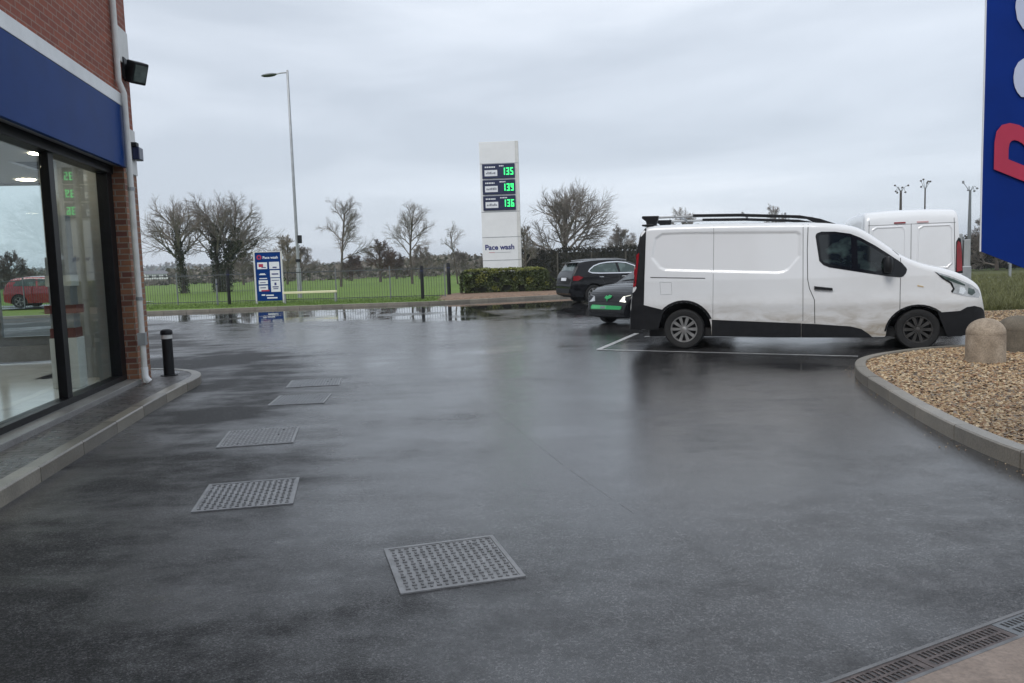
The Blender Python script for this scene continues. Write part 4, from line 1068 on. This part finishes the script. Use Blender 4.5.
def board():
    t = thing('advert_board', 'blue freestanding advert board on two legs by the far kerb', 'sign', (-10.98, 36.6, .02), radians(4))
    MB().box(-.57, .57, -.035, .035, .22, 2.42).build('panel', M['navy'], t, bevel=.006)
    f = MB(); f.box(-.64, -.571, -.05, .05, .04, 2.46); f.box(.571, .64, -.05, .05, .04, 2.46); f.box(-.571, .571, -.05, .05, 2.421, 2.46); f.build('frame', M['white_upvc'], t, bevel=.006)
    for sx in (-.605, .605):
        MB().box(sx-.03, sx+.03, -.05, .05, 0, .22).box(sx-.04, sx+.04, -.35, .35, 0, .04).build('leg', M['white_upvc'], t)
    def y(o): return -.036-o
    text('heading', 'Pace wash', .165, M['white_sign'], t, Matrix.Translation((.12, -.037, 2.18)) @ XZ, .004)
    lg = MB(); lg.lathe([(.055, 0), (.11, 0), (.11, .008), (.055, .008)], 20, 0, Matrix.Translation((-.38, -.045, 2.2)) @ Matrix.Rotation(-pi/2, 4, 'X')); lg.build('round_logo', M['red_print'], t)
    for x0, x1, z0, z1 in ((-.48, -.04, 1.67, 1.97), (.05, .50, 1.66, 1.98), (.07, .50, 1.28, 1.60), (.08, .50, .62, 1.24), (-.46, -.05, .98, 1.16), (-.46, -.06, .66, .92)):
        MB().box(x0, x1, -.040, -.036, z0, z1).build('info_panel', M['white_sign'], t, bevel=.02)
    mk = MB()
    for x0, x1, z0, z1 in ((.2, .38, 1.70, 1.76), (.14, .44, 1.40, 1.46), (.12, .46, 1.13, 1.16), (.24, .33, .92, 1.04), (.15, .42, .82, .87), (.18, .40, .74, .78), (-.30, -.1, 1.72, 1.76), (-.4, -.15, 1.04, 1.07), (-.4, -.15, .80, .84)): mk.box(x0, x1, -.0435, -.0405, z0, z1)
    mk.build('panel_mark', M['navy_print'], t)
    MB().box(-.42, -.22, -.0435, -.0405, 1.76, 1.9).build('red_mark', M['red_print'], t); MB().box(-.36, .0, -.0475, -.0445, .66, .72).build('red_mark', M['red_print'], t)
    cr = MB()
    for x0, x1, z0, z1 in ((-.42, -.12, 1.40, 1.43), (-.38, -.16, 1.43, 1.47), (-.42, -.08, 1.22, 1.26), (-.36, -.2, .46, .52), (-.16, .18, .44, .50), (-.12, .34, .32, .38)): cr.box(x0, x1, -.040, -.036, z0, z1)
    cr.build('small_print', M['white_sign'], t)
board()

rl = thing('barrier_rail', 'low cream metal rail on two legs beside the blue board', 'rail', (-9.0, 36.0, .08), radians(2))
MB().box(-1.2, 1.2, -.06, .06, .46, .56).build('top_bar', M['cream'], rl, bevel=.015)
for x in (-1.12, 1.12): MB().box(x-.03, x+.03, -.04, .04, 0, .46).build('leg', M['galv'], rl)

def fence():
    a = Vector((-26, 38.9)); b = Vector((-3.0, 36.9)); d = b-a; L = d.length; ang = math.atan2(d.y, d.x)
    t = thing('railing_fence', 'grey vertical bar railing along the park edge behind the far kerb', 'fence', (a.x, a.y, .1), ang)
    n = 9; s = L/n
    for i in range(n):
        p = MB(); x0, x1 = i*s+.03, (i+1)*s-.03
        p.box(x0, x1, -.015, .015, 1.36, 1.41); p.box(x0, x1, -.012, .012, .12, .15)
        k = int((x1-x0)/.115)
        for j in range(1, k): x = x0+j*(x1-x0)/k; p.box(x-.006, x+.006, -.006, .006, .05, 1.5)
        p.build('fence_panel', M['fence'], t)
    for i in range(n+1): MB().box(i*s-.025, i*s+.025, -.025, .025, 0, 1.55).build('post', M['galv_dark'], t)
    # return panel to the hedge
fence()
for lab, x, y, h, r in (("thick dark post in front of the railing, left of the blue board", -12.95, 36.9, 1.62, .075), ("thin short dark post just left of the thick one near the ivy trees", -13.35, 36.5, 1.2, .045), ("dark post mid-way along the railing, right of the cream rail", -3.95, 36.0, 1.52, .075), ("dark post at the right end of the railing, beside the hedge", -2.95, 38.6, 1.62, .09)):
    p = thing('marker_post', lab, 'post', (x, y, .1), 0, 'dark posts by the railing')
    MB().lathe([(r, 0), (r, h-.05), (r*.8, h), (0, h)], 12).build('shaft', M['black_plastic'] if r > .05 else M['galv_dark'], p, smooth=50)
    MB().lathe([(r*1.03, h-.26), (r*1.03, h-.20)], 12).build('band', M['navy_dark'], p)

# stone bollards
for lab, x, y, r, h, m in (("pale domed stone bollard, the nearer one on the gravel", 5.99, 10.06, .225, .56, M['stone']), ("darker domed stone bollard, behind the pale one on the gravel", 7.03, 11.05, .26, .50, M['stone_dark'])):
    t = thing('stone_bollard', lab, 'bollard', (x, y, .09), 0, 'domed stone bollards')
    hs = h-.20
    MB().lathe([(r*1.02, -.05), (r*1.01, .1), (r, hs)], 32).build('shaft', m, t, smooth=50)
    MB().lathe([(r*.985, hs), (r, hs+.012)]+[(r*cos(pi/2*i/8), hs+.012+.19*sin(pi/2*i/8)) for i in range(1, 9)], 32).build('domed_cap', m, t, smooth=50)

# banner flag
def banner():
    X0, Y0, Zb = 2.63, 4.48, 1.5
    t = thing('banner_flag', 'large navy feather banner with red and white lettering, above the gravel at the right', 'banner', (X0+1.0, Y0, .09))
    wd = .98
    mb = MB(); nx, nz = 14, 30; zt = 4.6
    def P(i, k, o=0):
        u = i/nx; x = -1.0+u*wd; zb = 1.405-.40*u; z = zb+(zt-zb)*k/nz
        return (x, .003*sin(u*4.2+k*.16)+.0015*sin(k*.5)+o, z)
    for o in (0, .004):
        b0 = len(mb.v)
        for i in range(nx+1):
            for k in range(nz+1): mb.v.append(P(i, k, o))
        for i in range(nx):
            for k in range(nz): mb.f.append((b0+i*(nz+1)+k, b0+(i+1)*(nz+1)+k, b0+(i+1)*(nz+1)+k+1, b0+i*(nz+1)+k+1)); mb.mi.append(0)
    N = (nx+1)*(nz+1)
    for k in range(nz): mb.f.append((k, k+1, N+k+1, N+k)); mb.mi.append(0)
    mb.build('fabric', M['navy_flag'], t, smooth=True)
    MB().tube([(-1.005, P(0, k)[1], P(0, k)[2]) for k in range(nz+1)], .0045, 6).build('hem', M['white_sign'], t)
    MB().tube([(-.01, .02, -.05), (-.01, .02, 4.65)], .018, 10).build('pole', M['galv'], t)
    MB().box(-.3, .28, -.25, .25, -.02, .05).build('base_plate', M['black_plastic'], t, bevel=.01)
    # lettering reads upwards, slanted with the hem
    SH = Matrix(((1, 0, 0, 0), (0, 1, 0, 0), (-.42, 0, 1, 0), (0, 0, 0, 1)))
    for ch, z, size, m, sh_ in (('P', 2.0, .62, M['red_print'], .42), ('a', 2.37, .62, M['white_print'], .1), ('c', 2.69, .62, M['white_print'], .1), ('e', 3.03, .62, M['white_print'], .1)):
        me = text_mesh(ch, size, .012, 'CENTER', .001)
        xs = [v.co.x for v in me.vertices]; ys = [v.co.y for v in me.vertices]
        me.transform(Matrix.Translation((-(min(xs)+max(xs))/2, -max(ys), 0)))
        left = -.945 if ch == 'P' else -.85
        SHm = Matrix(((1, 0, 0, 0), (0, 1, 0, 0), (-sh_, 0, 1, 0), (0, 0, 0, 1)))
        me.transform(Matrix.Translation((left, -.0065, z)) @ SHm @ XZ @ Matrix.Rotation(pi/2, 4, 'Z'))
        me.materials.clear(); me.materials.append(m)
        o = bpy.data.objects.new('letter', me); COL.objects.link(o); o.parent = t
banner()

# ------------------------------------------------------------------ hedges and trees
def leaf(mb, p, s, rnd, mi=0):
    a = Vector((rnd.gauss(0, 1), rnd.gauss(0, 1), rnd.gauss(0, 1))).normalized(); b = a.orthogonal().normalized(); c = a.cross(b)
    t = rnd.uniform(0, 6.3); u = (b*cos(t)+c*sin(t))*s; v = (c*cos(t)-b*sin(t))*s*.6
    mb.add([p-u, p+v, p+u, p-v], [(0, 1, 2, 3)], mi)
def hedge():
    rnd = random.Random(11)
    t = thing('hedge', 'clipped dark green hedge around the foot of the price sign', 'hedge', (-.25, 38.9, .2), radians(2))
    core = MB(); core.box(-1.95, 1.95, -.42, .72, 0, .84); core.box(-1.6, 1.6, -.41, .71, .841, 1.02); core.box(1.951, 2.65, -.4, .5, 0, .6); core.build('branch_core', M['hedge_core'], t)
    mb = MB()
    for i in range(16000):
        f = rnd.random()
        if rnd.random() < .12:
            x = rnd.gauss(2.5, .25); y = rnd.uniform(-.6, .6); z = rnd.uniform(.05, .95)
        else:
            x = rnd.uniform(-2.15, 2.12); y = rnd.uniform(-.56, .85); z = rnd.uniform(.04, 1.16)
            k = rnd.random()
            if k < .45: y = -.53+rnd.gauss(0, .035)
            elif k < .8: z = 1.12+rnd.gauss(0, .03)
            else: x = rnd.choice((-2.12, 2.08))+rnd.gauss(0, .03)
        nz = mnoise.noise(Vector((x*2.2, y*2.2, z*2.2)))
        if nz < -.32 and z < 1.0: continue
        z *= 1-.22*max(0, (abs(x)-1.55)/.6)**2; y *= 1-.15*max(0, (abs(x)-1.6)/.6)**2
        p = Vector((x, y+.07*nz, z+.06*mnoise.noise(Vector((x*1.7, 3, y)))))
        leaf(mb, p, rnd.uniform(.03, .055), rnd, 1 if (z > 1.05 or nz > .36) and rnd.random() < .75 else 0)
    mb.build('foliage', [M['hedge_leaf'], M['hedge_tip']], t, recalc=False)
hedge()
def far_hedge():
    rnd = random.Random(12)
    t = thing('boundary_hedge', 'long dark boundary hedge behind the black estate car', 'hedge', (8.0, 62, .1), 0)
    core = MB(); core.box(-7.2, 46, -.5, .5, 0, 2.25); core.build('branch_core', M['dark_hedge'], t)
    mb = MB()
    for i in range(24000):
        x = rnd.uniform(-7.6, 46.2); k = rnd.random()
        z = rnd.uniform(0, 2.5) if k < .7 else 2.45+rnd.gauss(0, .10); y = -.55+rnd.gauss(0, .1) if k < .7 else rnd.uniform(-.6, .6)
        z *= 1+.06*mnoise.noise(Vector((x*.5, 0, 0)))
        leaf(mb, Vector((x, y, z)), rnd.uniform(.06, .13), rnd)
    mb.build('foliage', M['dark_hedge'], t, recalc=False)
    p = MB()
    for i in range(12): p.box(-7+i*2.6, -6.9+i*2.6, -.9, -.8, 0, 2.2)
    p.build('fence_post', M['pole_dark'], t)
far_hedge()

def make_tree(name, label, loc, H, spread, seed, first=.28, trunk=.16, twig=None, levels=4, up=.16, forks=1, ivy=0, nb=9, group='bare winter trees', tw=.0085, dense=1.0, th=.74):
    rnd = random.Random(seed); t = thing(name, label, 'tree', loc, rnd.uniform(0, 6), group)
    tr = MB(); cr = MB(); ivp = []
    def branch(p, d, L, r, lev):
        segs = 5 if lev < 2 else 3; pts = [p.copy()]; rad = [r]; q = p.copy(); dd = d.copy()
        for i in range(segs):
            j = (.05, .075, .055, .05, .05, .05)[lev]
            dd = (dd+Vector((rnd.gauss(0, j), rnd.gauss(0, j), rnd.gauss(0, j)+(.10*up if lev else .03)))).normalized()
            q = q+dd*(L/segs); pts.append(q.copy()); rad.append(max(tw*.55, r*(1-(.62 if lev else .5)*(i+1)/segs)))
        (tr if lev == 0 else cr).tube(pts, rad, 7 if lev == 0 else (5 if lev == 1 else 3), 0, False)
        if lev <= 1 and ivy: ivp.append((pts, rad, lev))
        if lev >= levels: return
        n = {0: nb, 1: int(9*dense), 2: int(7*dense), 3: int(5*dense), 4: 3}.get(lev, 2)
        for k in range(n):
            f = (first+(1-first)*(k+rnd.random()*.8)/n) if lev == 0 else (.22+.78*(k+rnd.random())/n)
            f = min(f, .985); i = min(int(f*segs), segs-1); ff = f*segs-i
            bp = pts[i].lerp(pts[i+1], ff); br = rad[i]+(rad[i+1]-rad[i])*ff
            ax = (pts[i+1]-pts[i]).normalized(); o = ax.orthogonal().normalized(); o = (Matrix.Rotation(rnd.uniform(0, 2*pi) if lev else k*2.4+rnd.uniform(-.4, .4), 3, ax) @ o)
            if lev == 0:
                tilt = radians(rnd.uniform(48, 72)*(1.15-f*.7)); ln = H*spread*(1.1-.6*f)*rnd.uniform(.8, 1.1)
            else: tilt = radians(rnd.uniform(22, 50)); ln = L*rnd.uniform(.42, .68)*(1.15-.45*f)
            nd = (ax*cos(tilt)+o*sin(tilt)).normalized()
            branch(bp, nd, ln, max(tw*.7, min(br*.72, r*(.5 if lev else .48))), lev+1)
    for k in range(forks):
        a = rnd.uniform(0, 6.3); off = Vector((cos(a), sin(a), 0))*.35*(forks > 1)
        branch(off, Vector((.12*cos(a)*(forks > 1), .12*sin(a)*(forks > 1), 1)).normalized(), H*th*rnd.uniform(.97, 1.05), trunk, 0)
    tr.build('trunk', M['bark'], t, smooth=60, recalc=False); cr.build('crown', twig or M['twig'], t, recalc=False)
    if ivy:
        mb = MB()
        for pts, rad, lev in ivp:
            for a, b, r in zip(pts, pts[1:], rad):
                if lev and (rnd.random() < .45 or pts[0].z > H*.55): continue
                n = int((380 if lev == 0 else 55)*ivy)
                for i in range(n):
                    p = a.lerp(b, rnd.random())
                    if p.z > H*(.40 if lev else .56)*min(1.1, ivy*.75+.35): continue
                    R = (.26+.10*mnoise.noise(p*2) if lev == 0 else .13)*ivy+r
                    o = Vector((rnd.gauss(0, 1), rnd.gauss(0, 1), rnd.gauss(0, .5))).normalized()*R*rnd.uniform(.5, 1.05)
                    leaf(mb, p+o, rnd.uniform(.05, .10), rnd)
        mb.build('ivy', M['ivy'], t, recalc=False)
    return t
# park trees: (label, x, y, height, spread ...)
make_tree('bare_tree', 'leftmost park tree, bare crown over one ivy-clad trunk', (-26.0, 64, .12), 9.0, .48, 21, .42, .20, ivy=.9, nb=12, dense=1.0, th=.56, tw=.0052)
make_tree('bare_tree', 'wide bare tree with thick ivy on several trunks, left of the blue board', (-23.4, 65, .12), 9.3, .47, 22, .36, .20, ivy=1.45, forks=2, nb=10, dense=1.0, th=.58, tw=.0052)
make_tree('bare_tree', 'slender bare tree right of the street lamp', (-14.75, 70, .12), 8.5, .36, 23, .36, .12, nb=12, tw=.005, dense=1.0, th=.72)
make_tree('bare_tree', 'slender bare tree beyond the middle of the railing', (-8.75, 72, .12), 7.9, .36, 44, .42, .12, nb=12, tw=.005, dense=1.0, th=.72)
make_tree('bare_tree', 'thin young bare tree left of the price sign', (-4.3, 66, .12), 5.6, .30, 25, .42, .07, nb=8, tw=.0065, dense=.8)
make_tree('bare_tree', 'pale twiggy tree behind the street lamp', (-25.5, 92, .12), 6.2, .38, 26, .3, .15, twig=M['twig_pale'], nb=11, tw=.014, levels=4, dense=1.2)
make_tree('bare_tree', 'low brown tree between the two slender park trees', (-14.2, 88, .12), 4.7, .42, 27, .2, .18, twig=M['twig_brown'], nb=11, tw=.014, levels=4, dense=1.2)
make_tree('bare_tree', 'big spreading bare tree behind the black estate car', (4.65, 66, .12), 9.1, .52, 38, .26, .24, nb=15, dense=1.15, ivy=.3, tw=.0052, th=.55)
make_tree('bare_tree', 'bare tree close behind the right edge of the price sign', (1.15, 58, .12), 4.6, .33, 29, .3, .10, nb=10, tw=.011)
make_tree('bare_tree', 'round-headed small tree above the boundary hedge, left of the white van', (9.9, 72, .12), 4.9, .40, 30, .3, .12, nb=11, levels=4, tw=.013, dense=1.2)
make_tree('bare_tree', 'bare treetop just above the rear of the near white van', (14.1, 66, .12), 6.0, .35, 31, .3, .12, nb=10, tw=.011)
make_tree('bare_tree', 'bare treetop above the middle of the white van roof', (21.8, 66, .12), 6.0, .35, 32, .3, .12, nb=10, tw=.011)
k = 0
for lab, x, y, h, s_ in (("brown thicket tree left of the low brown tree in the park", -20.5, 104, 4.2, .46), ("dark thicket tree behind the ivy-clad trunks", -32.5, 98, 5.0, .46), ("dark thicket tree right of the ivy trunks, behind the blue board", -29, 112, 6.2, .44), ("brown thicket tree just right of the low brown tree", -15.5, 110, 4.4, .5), ("dark bushy tree behind the second slender tree", -11.4, 102, 5.4, .42), ("grey thicket tree left of the hedge by the railing end", -7.2, 115, 4.5, .46),
                           ("brown thicket tree seen through the shop glass, on the left", -63, 88, 6.0, .46), ("brown thicket tree seen through the shop glass, on the right", -52, 84, 5.2, .46),
                           ("dark tree beside the banner, behind the rough grass", 34.0, 56, 4.6, .46), ("dark tree hidden partly by the banner edge", 37.5, 58, 5.2, .46), ("dark tree low behind the rear white van", 31.3, 60, 3.4, .46)):
    k += 1
    make_tree('thicket_tree', lab, (x, y, .12), h*.86, s_, 50+k, .10, .14, twig=M['twig_brown'] if 'brown' in lab else M['twig'], levels=4, nb=12, tw=.020, dense=1.2, group='thicket trees beyond the park')

# light poles on the right
for lab, x, y, h, lean in (("dark pole with a cluster of lamps above the rear white van, leftmost of three", 24.3, 50, 5.35, 1), ("thin pole with a small lamp crown above the rear white van, middle of three", 25.8, 50, 5.45, 0), ("pale pole with drooping lamp arms beside the banner edge, rightmost of three", 26.3, 46, 4.95, 2)):
    t = thing('floodlight_pole', lab, 'light pole', (x, y, 0), 0, 'light poles beyond the vans')
    rnd = random.Random(h)
    MB().tube([(0, 0, 0), (0, 0, h*.6), (.0, 0, h)], [.10, .09, .06] if lean != 0 else [.07, .05, .04], 10).build('pole', M['pole_dark'] if lean != 2 else M['galv_dark'], t)
    ar = MB()
    for k in range(6):
        a = k*2*pi/6+rnd.uniform(-.4, .4); R = rnd.uniform(.2, .62)
        e = Vector((R*cos(a), R*sin(a)*.6, h+rnd.uniform(-.45, .55)))
        ar.tube([(0, 0, h-.1), Vector((e.x*.6, e.y*.6, h+.22)), e], .013, 5)
        MB().lathe([(0, -.06), (.06, -.04), (.065, .015), (.02, .05), (0, .05)], 8, 0, Matrix.Translation(e)).build('lamp_head', M['pole_dark'] if lean != 2 else M['galv_dark'], t, smooth=60)
    if lean == 1: ar.tube([(0, 0, h*.72), (.35, 0, h*.60), (.75, 0, h*.52)], .07, 6)
    ar.build('lamp_arm', M['galv_dark'], t)

# small things at the right edge
lr = thing('barrier_rail', 'white roadside rail on posts in the grass below the banner', 'rail', (26.9, 40.5, .02), radians(-10))
MB().box(-1.6, 4.5, -.05, .05, .78, .95).build('top_bar', M['galv'], lr)
for x in (-1.5, .5, 2.5, 4.3): MB().box(x-.05, x+.05, -.05, .05, 0, .78).build('leg', M['galv'], lr)
gc = thing('grey_upright', 'pale grey double pier with a low white box, right of the rear white van', 'upright', (15.5, 27.6, 0), radians(-18))  # added stand-in for an unidentified pale grey shape beside the van
MB().box(-.14, .02, -.2, .2, 0, 2.1).build('front_slab', M['galv'], gc, bevel=.03); MB().box(.06, .26, -.2, .2, 0, 1.9).build('rear_slab', M['plaster'], gc, bevel=.03)
MB().box(-.1, .25, -.45, -.22, .25, 1.0).build('low_box', M['galv'], gc, bevel=.03)

# far wood, hills, distant buildings
def far_wood():
    rnd = random.Random(77); mb = MB()
    for i in range(52000):
        a = radians(rnd.uniform(-44, 40)); D = rnd.uniform(135, 260); x = D*math.tan(a)
        if rnd.random() < .25: D = rnd.uniform(118, 150); x = D*math.tan(a)
        h = 2.1+1.6*mnoise.noise(Vector((x*.05, D*.03, 2)))+1.2*mnoise.noise(Vector((x*.2, D*.1, 5)))+(D-120)*.010
        deg = math.degrees(a)
        if -27.5 < deg < -23: h *= .12
        if deg > 1.5: h *= .75
        z = h*(1-rnd.random()**1.6*.98)
        leaf(mb, Vector((x, D, z+.1)), rnd.uniform(.25, .6), rnd)
    struct(mb.build('distant_wood', M['wood_mass'], recalc=False), 'stuff')
far_wood()
def hills():
    mb = MB(); n = 160; rows = 9
    for i in range(n+1):
        a = radians(-55+110*i/n)
        for k in range(rows):
            D = 420+k*110; s_ = sin(pi*.5*k/(rows-1))
            deg = math.degrees(a)
            base = 12+7*mnoise.noise(Vector((deg*.10, 0, 3)))+5*mnoise.noise(Vector((deg*.33, 1, 3)))+6*math.exp(-((deg+26)/6)**2)+4*math.exp(-((deg+3)/4)**2)
            mb.v.append((D*math.tan(a), D, -1+s_*base*(1.0+.12*mnoise.noise(Vector((deg*1.7, k, 9))))))
    for i in range(n):
        for k in range(rows-1): mb.f.append((i*rows+k, (i+1)*rows+k, (i+1)*rows+k+1, i*rows+k+1)); mb.mi.append(0)
    struct(mb.build('hills', M['hill'], smooth=True))
    rnd = random.Random(5); w = MB()
    for i in range(16000):
        deg = rnd.uniform(-50, 48); a = radians(deg); k = rnd.uniform(2, 8); D = 420+k*110; s_ = sin(pi*.5*k/8)
        base = 12+7*mnoise.noise(Vector((deg*.10, 0, 3)))+5*mnoise.noise(Vector((deg*.33, 1, 3)))+6*math.exp(-((deg+26)/6)**2)+4*math.exp(-((deg+3)/4)**2)
        if mnoise.noise(Vector((deg*.4, k*.8, 4))) < -.05: continue
        leaf(w, Vector((D*math.tan(a), D, -1+s_*base+rnd.uniform(0, 4))), rnd.uniform(1.2, 2.6), rnd)
    struct(w.build('hill_wood', M['wood_mass'], recalc=False), 'stuff')
hills()
for lab, x, y, w_, d_, h_ in (("low white building far across the park, the right one", -144, 330, 9, 6, 2.3), ("low white building far across the park, behind the left fence end", -161, 338, 8, 6, 2.1), ("long pale building on the far hill foot", -172, 395, 16, 7, 3.0)):
    t = thing('far_building', lab, 'building', (x, y, .1), radians(12), 'white buildings across the park')
    MB().box(-w_/2, w_/2, -d_/2, d_/2, 0, h_).build('wall', M['far_white'], t)
    MB().prism([(-d_/2-.3, h_+.01), (d_/2+.3, h_+.01), (0, h_+1.3)], -w_/2-.2, w_/2+.2, 0, Matrix(((0, 0, 1, 0), (1, 0, 0, 0), (0, 1, 0, 0), (0, 0, 0, 1)))).build('roof', M['slate'], t)
    for i in range(3): MB().box(-w_*.35+i*w_*.3, -w_*.35+i*w_*.3+1, -d_/2-.03, -d_/2-.005, .9, 1.9).build('window', M['car_glass'], t)

# grass tufts
def tufts():
    rnd = random.Random(9); mb = MB()
    def tuft(x, y, z, h, n, mi):
        for _ in range(n):
            a = rnd.uniform(0, 6.3); w = .012; dx, dy = cos(a)*w, sin(a)*w; lx, ly = rnd.gauss(0, h*.35), rnd.gauss(0, h*.35)
            mb.add([(x-dx, y-dy, z), (x+dx, y+dy, z), (x+lx, y+ly, z+h*rnd.uniform(.6, 1.1))], [(0, 1, 2)], mi)
    for i in range(9000):
        x = rnd.uniform(-20, -2.8)
        y = 33.0+abs(rnd.gauss(0, 3.2))+(.0 if x > -12 else .0)+rnd.uniform(.5, 1.2)
        tuft(x, y, .09, rnd.uniform(.05, .12), 2, 0)
    for i in range(14000):
        y = 19.1+rnd.random()**1.5*28; x = rnd.uniform(.56, .74)*y
        if x < 11.2+(y-19)*.09: continue
        tuft(x, y, .01, rnd.uniform(.10, .34), 3, 1)
    struct(mb.build('long_grass', [M['blade'], M['dry_blade']], recalc=False), 'stuff')
tufts()

# ------------------------------------------------------------------ damp air
def haze():
    mb = MB(); mb.box(-1700, 1700, -70, 1650, -2.5, 42)
    o = mb.build('haze', [], None)
    m = bpy.data.materials.new('haze'); m.use_nodes = True; n = m.node_tree.nodes; n.clear()
    out = n.new('ShaderNodeOutputMaterial'); v = n.new('ShaderNodeVolumePrincipled')
    v.inputs['Color'].default_value = (.80, .87, .95, 1); v.inputs['Density'].default_value = .00045; v.inputs['Anisotropy'].default_value = 0
    m.node_tree.links.new(v.outputs[0], out.inputs['Volume']); o.data.materials.append(m); struct(o, 'stuff')
haze()
SC.view_settings.exposure = .38
